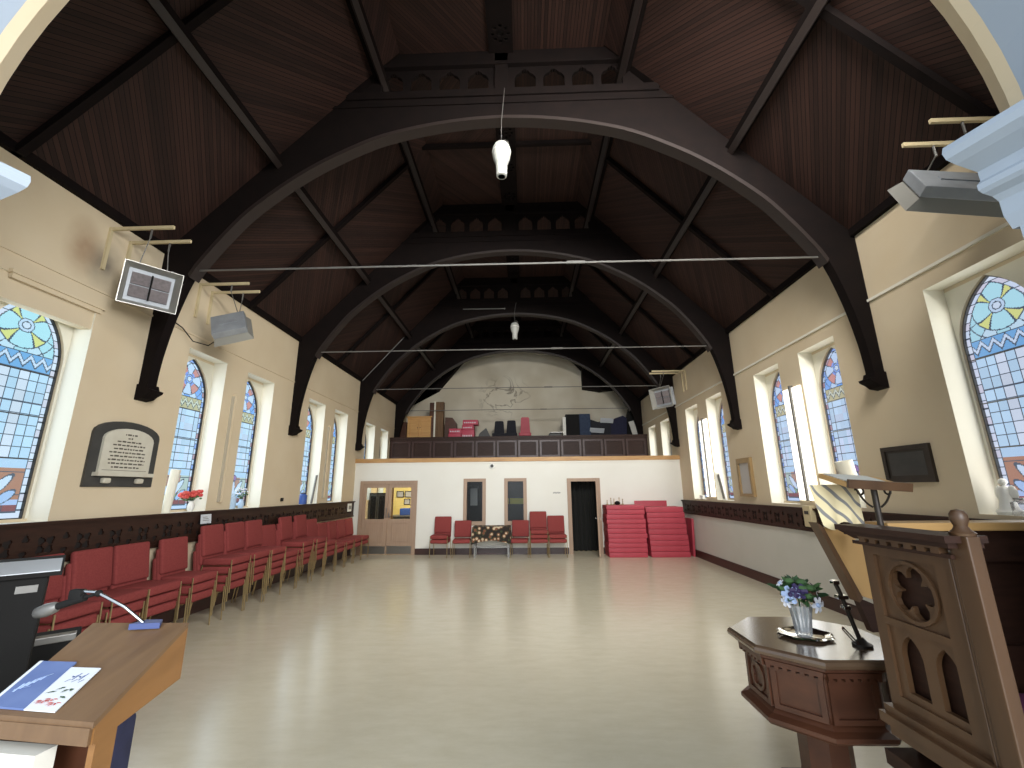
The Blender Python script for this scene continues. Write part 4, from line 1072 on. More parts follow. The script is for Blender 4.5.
chairback(-.73, -.32, 4.46, M['blackcloth'], 'black chair beside the red one on the gallery')
chairback(-.18, .22, 4.58, M['mat_red'], 'single red chair on the gallery right of the black ones')
MB().bbox(.95, 1.45, 17.1, 17.5, GZ, 3.93, .03).build('box', M['slate'], None, label='low grey box left of the dark speaker on the gallery', cat='box')
MB().box(1.0, 1.5, 17.0, 17.3, 3.935, 3.97).build('lid', M['grey'], None, label='flat lid on the low grey gallery box', cat='lid')
o = empty('speaker_box', (1.85, 17.2, GZ), 'dark box with one pale edge on the gallery', 'box')
MB().box(1.5, 1.62, 17.0, 17.35, GZ, 4.55).build('side', M['white_paint'], o); MB().bbox(1.62, 2.15, 17.0, 17.4, GZ, 4.66, .01).build('body', M['black'], o)
MB().bbox(2.16, 2.60, 17.05, 17.5, GZ, 4.68, .03).build('case', M['bluecloth'], None, label='dark blue fabric case in the gallery clutter', cat='case')
def heap(pts, y0, y1, m, lb, cat):
    b = MB(); b.plate(pts, [], y0, y1, fnA); b.build(cat, m, None, label=lb, cat=cat)
heap([(2.62, GZ), (3.35, GZ), (3.4, 4.2), (3.2, 4.42), (2.9, 4.35), (2.62, 4.45)], 17.1, 17.5, M['blackcloth'], 'black folded curtain heap in the middle of the gallery clutter', 'curtain_heap')
heap([(3.38, GZ), (4.0, GZ), (4.05, 4.5), (3.9, 4.6), (3.6, 4.5), (3.4, 4.42)], 17.15, 17.55, M['navy'], 'navy cloth bundle at the right of the gallery clutter', 'cloth_bundle')
heap([(4.02, GZ), (4.35, GZ), (4.38, 4.6), (4.22, 5.0), (4.1, 4.6)], 17.2, 17.5, M['black'], 'black pointed bag at the far right of the gallery', 'bag')
for (x0, z0, dx, lb) in ((2.55, 4.02, .55, 'white sheet lying lower on the gallery clutter'), (2.98, 4.40, .5, 'white sheet lying higher on the gallery clutter')):
    T = Matrix.Translation((x0, 17.0, z0)) @ Matrix.Rotation(math.radians(-38), 4, 'X') @ Matrix.Rotation(math.radians(6), 4, 'Y')
    MB(T).box(0, dx, -.12, .12, 0, .012).build('paper_sheet', M['paper'], None, label=lb, cat='paper')
T = Matrix.Translation((4.33, 16.95, GZ)) @ Matrix.Rotation(math.radians(-14), 4, 'Y')
MB(T).box(-.1, .1, -.02, .02, .01, .72).build('board', M['lowgrey'], None, label='pale board leaning at the far right of the gallery', cat='board')

# ------------------------------------------------------------------ lectern at lower left
A = Vector((-1.34, 1.51)); B = Vector((-1.75, 1.56)); Cc = Vector((-1.87, 2.00)); D = Vector((-1.45, 2.00))
zn, zf, zb = 1.10, 1.24, 1.03
lec = empty('lectern', (-1.60, 1.77, 0), 'wooden lectern with a sloping worn top in the left foreground', 'lectern')
def P(s_, t_):   # s across (0 left .. 1 right), t near..far
    n_ = B.lerp(A, s_); f_ = Cc.lerp(D, s_); q = n_.lerp(f_, t_); return q
def lpt(s_, t_, z): q = P(s_, t_); return (q.x, q.y, z)
def ztop(t_): return zn + (zf - zn) * t_
# top board
b = MB(); vs = []
for (s_, t_) in ((0, -.02), (1, -.02), (1, 1), (0, 1)): vs.append(lpt(s_, t_, ztop(t_)))
for (s_, t_) in ((0, -.02), (1, -.02), (1, 1), (0, 1)): vs.append(lpt(s_, t_, ztop(t_) - .018))
b.add(vs, [(0, 1, 2, 3), (7, 6, 5, 4), (0, 4, 5, 1), (1, 5, 6, 2), (2, 6, 7, 3), (3, 7, 4, 0)]); b.build('top_board', M['lect_top'], lec)
b = MB(); vs = []   # lip along the near edge
for (z_) in (ztop(0) - .018, zb + .004):
    for (s_, t_) in ((0, -.03), (.985, -.03), (.985, .03), (0, .03)): vs.append(lpt(s_, t_, z_))
b.add(vs, [(0, 1, 2, 3), (7, 6, 5, 4), (0, 4, 5, 1), (1, 5, 6, 2), (2, 6, 7, 3), (3, 7, 4, 0)]); b.build('front_rail', M['lect_top'], lec)
for s0, s1 in ((.945, 1.0), (0, .055)):
    b = MB(); vs = []
    for s_ in (s0, s1):
        vs += [lpt(s_, -.0, ztop(0) - .018), lpt(s_, 1, zf - .018), lpt(s_, 1, zb), lpt(s_, 0, zb)]
    b.add(vs, [(0, 1, 2, 3), (7, 6, 5, 4), (0, 4, 5, 1), (1, 5, 6, 2), (2, 6, 7, 3), (3, 7, 4, 0)]); b.build('side_panel', M['lect_side'], lec)
b = MB(); vs = []
for t_ in (.95, .99):
    vs += [lpt(.02, t_, zb), lpt(.98, t_, zb), lpt(.98, t_, zf - .03), lpt(.02, t_, zf - .03)]
b.add(vs, [(0, 1, 2, 3), (7, 6, 5, 4), (0, 4, 5, 1), (1, 5, 6, 2), (2, 6, 7, 3), (3, 7, 4, 0)]); b.build('back_panel', M['lect_side'], lec)
for s0, s1 in ((.94, .995), (.005, .06)):
    b = MB(); vs = []
    for s_ in (s0, s1): vs += [lpt(s_, .04, 0), lpt(s_, .24, 0), lpt(s_, .24, zb + .02), lpt(s_, .04, zb + .02)]
    b.add(vs, [(0, 1, 2, 3), (7, 6, 5, 4), (0, 4, 5, 1), (1, 5, 6, 2), (2, 6, 7, 3), (3, 7, 4, 0)]); b.build('post', M['lect_side'], lec)
b = MB(); vs = []
for z_ in (.70, .72): vs += [lpt(.06, .04, z_), lpt(.94, .04, z_), lpt(.94, .24, z_), lpt(.06, .24, z_)]
b.add(vs, [(0, 1, 2, 3), (7, 6, 5, 4), (0, 4, 5, 1), (1, 5, 6, 2), (2, 6, 7, 3), (3, 7, 4, 0)]); b.build('shelf', M['lect_side'], lec)
b = MB(); vs = []
for t_ in (.22, .24): vs += [lpt(.06, t_, 0), lpt(.94, t_, 0), lpt(.94, t_, zb), lpt(.06, t_, zb)]
b.add(vs, [(0, 1, 2, 3), (7, 6, 5, 4), (0, 4, 5, 1), (1, 5, 6, 2), (2, 6, 7, 3), (3, 7, 4, 0)]); b.build('spine_board', M['oak2'], lec)
b = MB(); b.box(-1.80, -1.26, 1.45, 1.80, 0, .04); b.build('foot', M['oak2'], lec)
# booklets on the lectern
def on_top(s_, t_, dz=.002): q = P(s_, t_); return Vector((q.x, q.y, ztop(t_) + dz))
def sheet(name, s0, s1, t0, t1, m, dz, th, label, cat, decor=None):
    o = MB(); c4 = [on_top(s0, t0, dz), on_top(s1, t0, dz), on_top(s1, t1, dz), on_top(s0, t1, dz)]
    o.add([tuple(p) for p in c4] + [tuple(p + Vector((0, 0, th))) for p in c4], [(3, 2, 1, 0), (4, 5, 6, 7), (0, 1, 5, 4), (1, 2, 6, 5), (2, 3, 7, 6), (3, 0, 4, 7)])
    ob = o.build(name, m, None, label=label, cat=cat)
    return ob
bk = sheet('booklet', -.04, .31, .02, .47, M['bluepaper'], .002, .006, 'blue printed booklet lying on the lectern at left', 'booklet')
d = MB()
def quadtop(d, s0, t0, s1, t1, w, dz):
    a = on_top(s0, t0, dz); b_ = on_top(s1, t1, dz); v = (b_ - a).normalized(); nrm = Vector((-v.y, v.x, 0)) * w
    d.add([tuple(a - nrm), tuple(b_ - nrm), tuple(b_ + nrm), tuple(a + nrm)], [(0, 1, 2, 3)])
for k in range(5): quadtop(d, .04 + .03 * k, .15 + .03 * k, .06 + .03 * k, .23 + .02 * k, .004, .0085)
quadtop(d, .11, .27, .22, .34, .006, .0085); quadtop(d, .02, .17, .14, .21, .003, .0085)
d.build('white_script', M['petal_b'], bk)
d = MB(); quadtop(d, -.037, .02, -.037, .47, .006, .0087); d.build('white_edge', M['paper'], bk)
bk = sheet('leaflet', .31, .60, .02, .42, M['paper'], .002, .004, 'white leaflet with red flowers and green leaves on the lectern', 'leaflet')
d = MB()
for (s_, t_) in ((.40, .10), (.46, .12), (.52, .09)):
    q = on_top(s_, t_, .0066)
    for k in range(9):
        a_ = 2 * PI * k / 9 + s_; v = Vector((math.cos(a_), math.sin(a_), 0)); w_ = Vector((-v.y, v.x, 0)) * .0035
        d.add([tuple(q + v * .004), tuple(q + v * .014 - w_), tuple(q + v * .026), tuple(q + v * .014 + w_)], [(0, 1, 2, 3)])
d.build('printed_flower', M['petal_r'], bk)
d = MB()
for k, (s_, t_) in enumerate(((.40, .18), (.45, .22), (.50, .20), (.54, .21), (.53, .14))):
    q = on_top(s_, t_, .0067); a_ = .6 + .5 * k; v = Vector((math.cos(a_), math.sin(a_), 0)) * .022; w_ = Vector((-v.y, v.x, 0)) * .3
    d.add([tuple(q - v), tuple(q - w_), tuple(q + v), tuple(q + w_)], [(0, 1, 2, 3)])
d.build('printed_leaf', M['leaf'], bk)
d = MB()
for k in range(9): quadtop(d, .40 + .016 * k, .27 + .02 * ((k * 3) % 4), .43 + .016 * k, .30 + .02 * ((k * 5) % 4), .0025, .0066)
d.build('printed_script', M['bluepaper'], bk)
# papers on the lectern shelf
T = Matrix.Translation((-1.62, 1.545, .722)) @ Matrix.Rotation(math.radians(-6), 4, 'Z')
b = MB(T); b.box(-.13, .12, -.03, .03, 0, .285); b.build('paper_pile', M['lowgrey'], None, label='pile of white papers on the shelf under the lectern top', cat='papers')
b = MB(); b.bbox(-1.60, -1.475, 1.74, 1.84, .74, .98, .015); b.bbox(-1.62, -1.52, 1.72, 1.80, .0, .76, .015); b.build('bag', M['navy'], None, smooth=40, label='navy blue bag hanging behind the lectern post', cat='bag')
# folding microphone on the lectern
o = empty('microphone', (-1.64, 1.95, 1.235), 'jointed microphone with a grey mesh head clamped to the lectern', 'microphone')
q = on_top(.62, .93, 0)
b = MB(); b.plate([(q.x - .055, q.y - .03), (q.x + .06, q.y - .01), (q.x + .03, q.y + .04), (q.x - .04, q.y + .035)], [], q.z, q.z + .022); b.build('base', M['slateblue'], o)
b = MB(); b.tube([(q.x - .02, q.y, q.z + .02), (-1.70, 1.95, 1.315), (-1.83, 1.95, 1.372), (-1.89, 1.95, 1.376)], .0065, 8); b.build('arm', M['chrome'], o, smooth=60)
b = MB(); b.ball((-1.825, 1.95, 1.368), .014, 8); b.build('elbow', M['black'], o, smooth=60)
b = MB(); b.tube([(-1.83, 1.95, 1.366), (-1.91, 1.95, 1.345)], .006, 8); b.tube([(-1.88, 1.95, 1.352), (-2.0, 1.95, 1.315)], .015, 10); b.bbox(-1.945, -1.89, 1.935, 1.965, 1.345, 1.385, .008); b.build('body', M['black'], o, smooth=50)
b = MB(); b.tube([(-1.99, 1.95, 1.318), (-2.005, 1.95, 1.313), (-2.04, 1.95, 1.302), (-2.075, 1.95, 1.292), (-2.09, 1.95, 1.288)], [.015, .023, .027, .022, .008], 12); b.build('mesh_head', M['grey'], o, smooth=60)

# black console behind the lectern, turned towards the viewer
ck = (-2.53, 2.42)
o = empty('organ_console', (-2.9, 2.3, 0), 'black organ console at the left edge behind the lectern', 'console')
ra = math.radians(136)                      # local x runs away from the viewer, local y to the left along the front
TK = Matrix.Translation((ck[0], ck[1], 0)) @ Matrix.Rotation(ra, 4, 'Z')
MB(TK).bbox(0, .55, .02, .92, 0, 1.36, .01).build('cabinet', M['black'], o)
b = MB(TK); b.plate([(-.03, 1.36), (.58, 1.385), (.58, 1.405), (-.03, 1.38)], [], -.03, .94, lambda u, v, t: (u, t, v)); b.build('sloping_lid', M['black'], o)
MB(TK).box(-.008, .0, .05, .13, 1.285, 1.32).build('name_plate', M['grey'], o)
TK2 = Matrix.Translation((-2.66, 2.78, 0)) @ Matrix.Rotation(math.radians(134), 4, 'Z')
MB(TK2).bbox(-.0, .35, .0, .60, .0, .945, .01).build('key_bed', M['black'], o)
MB(TK2).bbox(-.02, .05, .02, .5, .947, .985, .005).build('key_slip', M['grey'], o)
b = MB(TK); b.plate([(-.028, 1.3815), (.42, 1.400), (.42, 1.404), (-.028, 1.3855)], [], -.02, .9, lambda u, v, t: (u, t, v)); b.build('music_sheet', M['paper'], None, label='white sheet lying on top of the black console', cat='paper')
b = MB(TK); b.plate([(.20, 1.396), (.55, 1.411), (.55, 1.45), (.20, 1.435)], [], .42, .8, lambda u, v, t: (u, t, v)); b.build('folder', M['navy'], None, label='dark folder on top of the black console', cat='folder')

# ------------------------------------------------------------------ octagonal font table on the right
FC = (1.71, 2.99)
ft = empty('font', (FC[0], FC[1], 0), 'octagonal carved oak font with a flat wooden lid', 'font')
R8 = PI / 8
k8 = 1 / math.cos(R8)
MB().lathe([(.40, .84), (.445, .86), (.45, .875), (.445, .89), (.43, .90), (.0001, .90)], (FC[0], FC[1], 0), 8, R8).build('lid', M['oaktop'], ft)
MB().lathe([(.36, .79), (.375, .80), (.375, .815), (.41, .835), (.41, .845), (.0001, .845)], (FC[0], FC[1], 0), 8, R8).build('cornice', M['oak2'], ft)
for f_ in range(8):
    a = PI / 4 * f_; nx, ny = math.cos(a), math.sin(a); tx, ty = -ny, nx; ap = .372 * math.cos(R8)
    T = Matrix(((tx, nx, 0, FC[0] + nx * ap), (ty, ny, 0, FC[1] + ny * ap), (0, 0, 1, 0), (0, 0, 0, 1)))
    dn = MB(T); pts = []
    for q in range(-3, 4): pts += [(q * .042 - .011, .80), (q * .042 - .011, .785), (q * .042 + .011, .785), (q * .042 + .011, .80)]
    dn.plate(pts + [(.142, .825), (-.142, .825)], [], 0, .022, lambda u, v, t: (u, t, v)); dn.build('dentil_row', M['oak2'], ft)
MB().lathe([(.335, .55), (.35, .60), (.355, .79)], (FC[0], FC[1], 0), 8, R8).build('body', M['oak2'], ft)
for f_ in range(8):
    a = PI / 4 * f_; nx, ny = math.cos(a), math.sin(a); tx, ty = -ny, nx; ap = .353 * math.cos(R8)
    T = Matrix(((tx, 0, nx, FC[0] + nx * ap), (ty, 0, ny, FC[1] + ny * ap), (0, 1, 0, 0), (0, 0, 0, 1)))
    p = MB(T); p.plate(rect(-.128, .128, .575, .785), [rect(-.10, .10, .60, .765)], -.012, .012)
    if f_ in (4, 0):
        p.plate(circle(0, .68, .075, 20), [foil(0, .68, .058, 4, PI / 4, .5)], -.010, .010)
    p.build('panel_frame', M['oak2'], ft)
MB().lathe([(.30, .47), (.335, .475), (.395, .50), (.41, .515), (.41, .535), (.37, .55), (.34, .575)], (FC[0], FC[1], 0), 8, R8).build('base_moulding', M['oak2'], ft)
MB().lathe([(.22, .06), (.15, .12), (.135, .2), (.135, .40), (.16, .44), (.30, .475)], (FC[0], FC[1], 0), 8, R8).build('stem', M['oak2'], ft)
MB().lathe([(.32, 0), (.32, .06), (.24, .09), (.0001, .09)], (FC[0], FC[1], 0), 8, R8).build('foot', M['oak2'], ft)
# silver tray, glass vase, flowers
tx_, ty_ = 1.68, 2.97
o = empty('tray', (tx_, ty_, .90), 'scalloped silver tray under the glass vase on the font', 'tray')
b = MB(); vs = []; fs = []; n = 40
for (r_, z_) in ((.0, .004), (.09, .004), (.105, .012), (.125, .02), (.135, .014), (.10, .0), (.0, .0)):
    for k in range(n):
        sc_ = 1 + (.05 * math.cos(k * PI / 2.5) if r_ > .1 else 0); a = 2 * PI * k / n
        vs.append((tx_ + r_ * sc_ * math.cos(a) * 1.15, ty_ + r_ * sc_ * math.sin(a), .90 + z_))
for i in range(6):
    for k in range(n): fs.append((i * n + k, i * n + (k + 1) % n, (i + 1) * n + (k + 1) % n, (i + 1) * n + k))
b.add(vs, fs); b.build('dish', M['chrome'], o, smooth=40)
vz = .905
o = empty('flower_arrangement', (tx_ - .01, ty_ - .01, vz), 'white and purple flowers with leaves in a cut glass vase', 'flowers')
vx, vy = tx_ - .01, ty_ - .01
g = MB(); vs = []; fs = []; n = 24
pr = [(.036, 0), (.042, .008), (.046, .05), (.055, .13), (.064, .175), (.060, .175), (.05, .12), (.038, .03), (.0, .02)]
for (r_, z_) in pr:
    for k in range(n):
        q = r_ * (1 + (.07 if k % 2 else -.02)); a = 2 * PI * k / n; vs.append((vx + q * math.cos(a), vy + q * math.sin(a), vz + z_))
for i in range(len(pr) - 1):
    for k in range(n): fs.append((i * n + k, i * n + (k + 1) % n, (i + 1) * n + (k + 1) % n, (i + 1) * n + k))
g.add(vs, fs); g.build('vase', M['cutglass'], o)
rnd = random.Random(3)
st = MB()
def leafm(mb, c, d, l, w):
    d = Vector(d).normalized(); up = Vector((0, 0, 1)); s_ = d.cross(up)
    s_ = s_.normalized() if s_.length > .01 else Vector((1, 0, 0)); nn = s_.cross(d) * .012
    c = Vector(c)
    pts = [c, c + d * l * .35 + s_ * w + nn, c + d * l * .75 + s_ * w * .6 + nn, c + d * l, c + d * l * .75 - s_ * w * .6 + nn, c + d * l * .35 - s_ * w + nn, c + d * l * .5 - nn * .5]
    mb.add([tuple(p) for p in pts], [(0, 1, 6), (1, 2, 6), (2, 3, 6), (3, 4, 6), (4, 5, 6), (5, 0, 6)])
lv = [MB(), MB()]
for k in range(90):
    a = rnd.uniform(0, 2 * PI); el = rnd.uniform(-.25, 1.4); r_ = rnd.uniform(.02, .085)
    d = Vector((math.cos(a) * math.cos(el), math.sin(a) * math.cos(el), math.sin(el) * .8))
    c = Vector((vx, vy, vz + .215)) + d * r_ * 1.2
    leafm(lv[0 if rnd.random() < .68 else 1], c, d + Vector((rnd.uniform(-.3, .3), rnd.uniform(-.3, .3), rnd.uniform(-.2, .2))), rnd.uniform(.05, .085), rnd.uniform(.014, .024))
for k in range(6):
    a = 2 * PI * k / 6; st.tube([(vx + .02 * math.cos(a), vy + .02 * math.sin(a), vz + .03), (vx + .05 * math.cos(a), vy + .05 * math.sin(a), vz + .21)], .0035, 5)
st.build('stems', M['leaf'], o); lv[0].build('dark_leaves', M['leaf'], o, recalc=False); lv[1].build('light_leaves', M['leaf2'], o, recalc=False)
def flower(c, d, r_, m, o, mc, name='flower'):
    d = Vector(d).normalized(); s_ = d.cross(Vector((0, 0, 1))); s_ = s_.normalized() if s_.length > .05 else Vector((1, 0, 0)); u_ = d.cross(s_)
    b = MB(); c = Vector(c)
    for k in range(6):
        a = 2 * PI * k / 6; e = s_ * math.cos(a) + u_ * math.sin(a); f_ = e.cross(d)
        pts = [c, c + e * r_ * .5 + f_ * r_ * .32 + d * r_ * .15, c + e * r_ + f_ * r_ * .25 + d * r_ * .1, c + e * r_ * 1.08 + d * r_ * .02, c + e * r_ - f_ * r_ * .25 + d * r_ * .1, c + e * r_ * .5 - f_ * r_ * .32 + d * r_ * .15]
        b.add([tuple(p) for p in pts], [(0, 1, 2), (0, 2, 3), (0, 3, 4), (0, 4, 5)])
    ob = b.build(name, m, o, recalc=False)
    cc = MB(); cc.ball(tuple(c + d * r_ * .15), r_ * .28, 8); cc.build('flower_centre', mc, ob, smooth=60)
cen = Vector((vx, vy, vz + .225))
for (dx, dy, dz, r_, m, mc) in ((-.085, -.075, .02, .05, 'petal_b', 'petal_p'), (-.05, -.10, .045, .045, 'petal_p', 'petal_p'), (.045, -.10, -.03, .046, 'petal_w', 'petal_b'), (.085, -.05, -.005, .036, 'petal_w', 'petal_p'), (.09, -.02, .05, .03, 'petal_p', 'petal_p'), (-.10, .0, .07, .026, 'petal_w', 'petal_b'), (-.10, -.05, -.02, .036, 'petal_w', 'petal_b'), (.12, -.03, -.04, .018, 'petal_w', 'petal_w')):
    flower(cen + Vector((dx, dy, dz)), (dx, dy, dz + .02), r_, M[m], o, M[mc])
b = MB()
for (dx, dy, dz, r_) in ((0, -.05, .085, .035), (-.02, -.085, .06, .03), (.03, -.08, .06, .032), (.0, -.1, .02, .028), (-.06, -.03, .09, .03)): b.ball(tuple(cen + Vector((dx, dy, dz))), r_, 7, (1, 1, .6))
b.build('filler_heads', M['leaf2'], o, smooth=60)
# leaning metal stand and tongs on the font
o = empty('candle_stand', (1.90, 2.80, .90), 'bronze candle stand leaning on the font lid by the pulpit', 'candle stand')
MB().lathe([(.05, 0), (.05, .012), (.03, .022), (.012, .045), (.0001, .045)], (1.895, 2.80, .90), 14).build('base', M['bronze'], o, smooth=40)
b = MB(); b.tube([(1.89, 2.80, .92), (1.855, 2.80, 1.05), (1.82, 2.80, 1.18), (1.80, 2.80, 1.24)], .012, 8); b.build('stem', M['bronze'], o, smooth=50)
for (x_, z_, w_) in ((1.80, 1.235, .018), (1.825, 1.155, .03), (1.84, 1.10, .02)):
    MB().bbox(x_ - w_, x_ + w_, 2.78, 2.82, z_ - .01, z_ + .012, .006).build('clip', M['chrome'], o)
b = MB(); b.tube([(1.85, 2.78, .912), (1.80, 2.80, .985)], .004, 6); b.tube([(1.865, 2.77, .912), (1.81, 2.81, .995)], .004, 6); b.tube([(1.80, 2.80, .985), (1.81, 2.81, .995)], .004, 6)
b.build('tongs', M['chrome'], None, label='thin metal tongs on the font lid', cat='tongs')

# ------------------------------------------------------------------ pulpit on the right
XP = 1.60
pu = empty('pulpit', (2.0, 2.0, 0), 'carved oak pulpit with pierced quatrefoil panel at right', 'pulpit')
fP = lambda u, v, t: (XP + t, u, v)
oct_ = (2.02, 1.345)
# side panel facing the hall
n5 = foil(oct_[0], oct_[1], .108, 5, PI / 2 + .3, .36)
l1 = lancet(1.93, .93, .052, 1.07, 1.16, 6); l2 = lancet(2.09, .93, .052, 1.07, 1.16, 6)
b = MB(); b.plate(rect(1.80, 2.24, .84, 1.52), [rect(1.875, 2.185, 1.215, 1.475), rect(1.875, 2.185, .90, 1.185)], 0, .03, fP); b.build('panel_frame', M['oak'], pu)
b = MB(); b.plate(rect(1.875, 2.185, 1.215, 1.475), [n5], .014, .034, fP); b.plate(circle(oct_[0], oct_[1], .124, 24), [circle(oct_[0], oct_[1], .109, 24)], .002, .014, fP); b.build('quatrefoil_panel', M['oak'], pu)
b = MB(); b.plate(rect(1.875, 2.185, .90, 1.185), [l1, l2], .012, .034, fP); b.build('arcade_panel', M['oak'], pu)
MB().box(XP + .05, XP + .07, 1.80, 2.24, .84, 1.52).build('inner_lining', M['darkwood'], pu)
b = MB(); b.box(XP - .075, XP + .08, 1.72, 2.30, 1.575, 1.60); b.box(XP - .05, XP + .08, 1.74, 2.28, 1.555, 1.575); b.box(XP - .03, XP + .08, 1.76, 2.26, 1.515, 1.53); b.build('cornice', M['darkwood'], pu)
b = MB()
b.plate([p for k in range(7) for p in ((1.80 + .062 * k, 1.545), (1.80 + .062 * k, 1.528), (1.836 + .062 * k, 1.528), (1.836 + .062 * k, 1.545))] + [(2.22, 1.556), (1.79, 1.556)], [], -.035, 0, fP)
b.build('dentils', M['oak'], pu)
b = MB(); b.box(XP - .03, XP + .05, 1.78, 2.25, .82, .85); b.box(XP - .05, XP + .05, 1.77, 2.26, .78, .82); b.box(XP - .02, XP + .05, 1.78, 2.25, .73, .78); b.build('base_moulding', M['oak'], pu)
for y_ in (1.775, 1.79): MB().tube([(XP - .006, y_ + .005, .84), (XP - .006, y_ + .005, 1.515)], .008, 6).build('colonnette', M['oak'], pu)
# newel post and finial
b = MB(); b.bbox(XP - .015, XP + .035, 1.70, 1.775, .0, 1.60, .006); b.build('newel_post', M['oak'], pu)
b = MB(); b.lathe([(.036, 0), (.04, .01), (.026, .022), (.02, .034), (.024, .046), (.028, .058), (.026, .078), (.018, .09), (.0001, .095)], (XP + .008, 1.735, 1.60), 12); b.build('finial', M['oak'], pu, smooth=40)
# inside of front wall: shade put in dark wood, window light in tan rail
b = MB(); b.plate(rect(XP + .16, 2.75, .55, 1.565), [rect(2.0, 2.6, 1.05, 1.42)], 2.32, 2.37, fnA); b.box(1.98, 2.62, 2.36, 2.39, 1.0, 1.45); b.build('front_wall', M['darkwood'], pu)
b = MB(); b.bbox(1.76, 2.78, 2.27, 2.42, 1.565, 1.605, .008); b.build('top_rail', M['tan'], pu)
b = MB(); b.box(XP + .02, 2.75, 1.80, 2.37, .56, .62); b.build('floor_board', M['darkwood'], pu)
MB().box(2.73, 2.78, 1.72, 2.37, .55, 1.53).build('far_side_panel', M['darkwood'], pu)
b = MB(); b.lathe([(.30, 0), (.30, .08), (.16, .12), (.12, .3), (.13, .45), (.30, .56)], (2.2, 2.1, 0), 8, R8); b.build('pedestal', M['oak'], pu)
b = MB(); b.plate([(XP + .06, .74), (XP + .3, .56), (2.4, .56), (2.7, .74)], [], 1.80, 2.34, fnA); b.build('underside', M['darkwood'], pu)
# canted front bracket board with the window's light put into its tan
b = MB()
q = [(1.53, 2.45, 1.575), (1.60, 2.45, 1.575), (1.75, 2.45, 1.49), (1.76, 2.45, 1.22), (1.66, 2.45, 1.25)]
b.plate([(p[0], p[2]) for p in q], [], 2.43, 2.47, fnA); b.build('canted_board', M['tan'], pu)
b = MB(); b.plate([(1.505, 1.60), (1.535, 1.58), (1.67, 1.24), (1.65, 1.22)], [], 2.40, 2.47, fnA); b.build('canted_edge', M['oak'], pu)
b = MB(); b.plate([(1.655, 1.24), (1.75, 1.20), (1.80, 1.08), (1.70, 1.08)], [], 2.42, 2.46, fnA); b.build('lower_board', M['darkwood'], pu)
# reading desk on its scrolled post
T = Matrix.Translation((1.66, 2.24, 1.80)) @ Matrix.Rotation(math.radians(4), 4, 'Y') @ Matrix.Rotation(math.radians(14), 4, 'X')
rd = empty('reading_desk', (1.68, 2.26, 1.57), 'sloping reading desk on a scrolled metal post above the pulpit', 'reading desk')
MB(T).bbox(-.145, .145, -.10, .11, -.012, .012, .005).build('desk_board', M['tan'], rd)
MB(T).box(-.145, .145, -.11, -.095, -.012, .028).build('book_ledge', M['oak'], rd)
MB(T).box(-.13, .08, -.08, .09, .0125, .017).build('desk_pad', M['lowgrey'], rd)
b = MB(); b.tube([(1.735, 2.28, 1.57), (1.735, 2.28, 1.795)], .014, 10); b.lathe([(.03, 0), (.03, .01), (.016, .02), (.0001, .02)], (1.735, 2.28, 1.57), 10); b.build('post', M['bronze'], rd, smooth=50)
for s_ in (-1, 1):
    b = MB(); pts = []
    for k in range(22):
        t_ = k / 21
        if t_ < .5: a = PI * t_ * 2; pts.append((1.735 + s_ * (.02 + .075 * t_ * 2), 2.28, 1.68 + .11 * t_ * 2 - .02 * math.sin(a)))
        else: a = (t_ - .5) * 2 * 2.2 * PI; r_ = .026 * (1 - (t_ - .5) * 1.3); pts.append((1.735 + s_ * (.095 - .026 + r_ * math.cos(a) ), 2.28, 1.765 + r_ * math.sin(a) - .01))
    b.tube(pts, .005, 6); b.build('scroll_bracket', M['bronze'], rd, smooth=60)
# draped fall cloth behind the desk
def fall_mat():
    m, nt, b = newmat('cream cloth with dark curling bands'); N = nt.nodes; L = nt.links
    tc = N.new('ShaderNodeTexCoord'); wv = N.new('ShaderNodeTexWave'); wv.inputs['Scale'].default_value = 5.5; wv.inputs['Distortion'].default_value = 5; wv.inputs['Detail'].default_value = 1
    mp = N.new('ShaderNodeMapping'); mp.inputs['Rotation'].default_value = (0, .7, 0); L.new(tc.outputs['Object'], mp.inputs['Vector']); L.new(mp.outputs['Vector'], wv.inputs['Vector'])
    rp = N.new('ShaderNodeValToRGB'); e = rp.color_ramp.elements; e[0].position = .12; e[0].color = lin((128, 126, 124)); e[1].position = .22; e[1].color = lin((224, 208, 166))
    L.new(wv.outputs['Fac'], rp.inputs['Fac']); L.new(rp.outputs['Color'], b.inputs['Base Color']); b.inputs['Roughness'].default_value = .85
    return m
c = MB(); vs = []; fs = []
for i in range(9):
    for j_ in range(17):
        u = j_ / 16; v = i / 8
        vs.append((1.475 + .25 * u + .05 * v * (1 - u), 2.37 + .012 * math.sin(u * 14 + v * 2) * v, 1.79 - .205 * v - .02 * math.sin(u * 9) * v))
for i in range(8):
    for j_ in range(16): fs.append((i * 17 + j_, i * 17 + j_ + 1, (i + 1) * 17 + j_ + 1, (i + 1) * 17 + j_))
c.add(vs, fs); c.build('pulpit_fall', fall_mat(), None, smooth=60, label='cream patterned cloth hanging below the pulpit reading desk', cat='cloth')
b = MB(); b.bbox(1.85, 2.55, 1.86, 2.25, .62, .90, .05, 3); b.build('cushion', M['purple'], None, smooth=50, label='purple cushion inside the pulpit', cat='cushion')

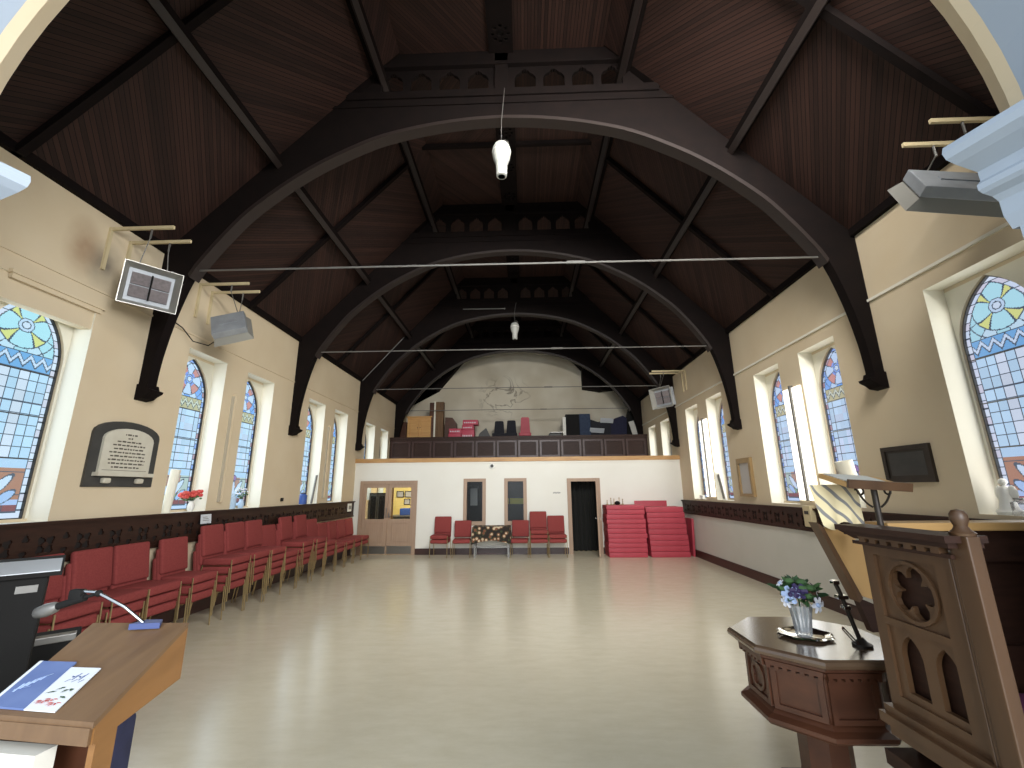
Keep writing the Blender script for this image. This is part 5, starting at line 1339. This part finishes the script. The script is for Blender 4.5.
# ------------------------------------------------------------------ light
world = bpy.data.worlds.new('sky'); SC.world = world; world.use_nodes = True
bg = world.node_tree.nodes['Background']; bg.inputs['Color'].default_value = (.80, .91, 1.0, 1); bg.inputs['Strength'].default_value = 1.05
def area(name, loc, rot, sx, sy, power, col, spread=180):
    l = bpy.data.lights.new(name, 'AREA'); l.shape = 'RECTANGLE'; l.size = sx; l.size_y = sy; l.energy = power; l.color = col; l.spread = math.radians(spread)
    o = bpy.data.objects.new(name, l); COL.objects.link(o); o.location = loc; o.rotation_euler = rot; return o
for k, (a, b) in enumerate(REC):
    if k == 0: continue
    yc = (a + b) / 2
    area('daylight_window', (XL - .22, yc, 2.65), (0, -PI / 2, 0), 2.1, .74, 8, (.86, .94, 1.0))
    area('daylight_window', (XR + .22, yc, 2.65), (0, PI / 2, 0), 2.1, .74, 12, (1.0, .97, .90))
area('chancel_daylight', (.4, -8, 4.2), (math.radians(90), 0, 0), 7.0, 6.0, 1250, (.90, .95, 1.0))
area('added_nave_fill', (1.2, YA + .12, 6.6), (math.radians(72), 0, math.radians(9)), 4.0, 1.2, 520, (1.0, .97, .93), 115)  # added unseen fill above the arch, brightens walls and floor
dv = Vector((-4.6, 6.0, 2.6)) - Vector((6.2, -3.6, 4.2))
area('chancel_side_daylight', (6.2, -3.6, 4.2), dv.to_track_quat('-Z', 'Y').to_euler(), 3.0, 4.0, 1150, (.97, .98, 1.0))
area('rear_room_lamp', (-3.6, 14.6, 2.55), (0, 0, 0), .8, .8, 60, (1, .93, .75))

# ------------------------------------------------------------------ camera
f, pi_, ya, ro = 433.464718, .239238666, .0284030684, -.00958239066
cp, sp = math.cos(pi_), math.sin(pi_); cy, sy = math.cos(ya), math.sin(ya)
fw = Vector((-sy * cp, cy * cp, sp)); rt = Vector((cy, sy, 0)); up = rt.cross(fw)
r2 = rt * math.cos(ro) + up * math.sin(ro); u2 = -rt * math.sin(ro) + up * math.cos(ro)
cam = bpy.data.cameras.new('camera'); co = bpy.data.objects.new('camera', cam); COL.objects.link(co)
cam.sensor_width = 36; cam.lens = f / 1024 * 36; cam.clip_start = .05; cam.clip_end = 100
co.matrix_world = Matrix(((r2.x, u2.x, -fw.x, 0), (r2.y, u2.y, -fw.y, 0), (r2.z, u2.z, -fw.z, 1.78), (0, 0, 0, 1)))
SC.camera = co
vs_ = SC.view_settings; vs_.view_transform = 'Standard'; vs_.look = 'None'; vs_.exposure = 0.06; vs_.gamma = 1; vs_.use_curve_mapping = False
SC.cycles.max_bounces = 10; SC.cycles.diffuse_bounces = 6; SC.cycles.transparent_max_bounces = 16
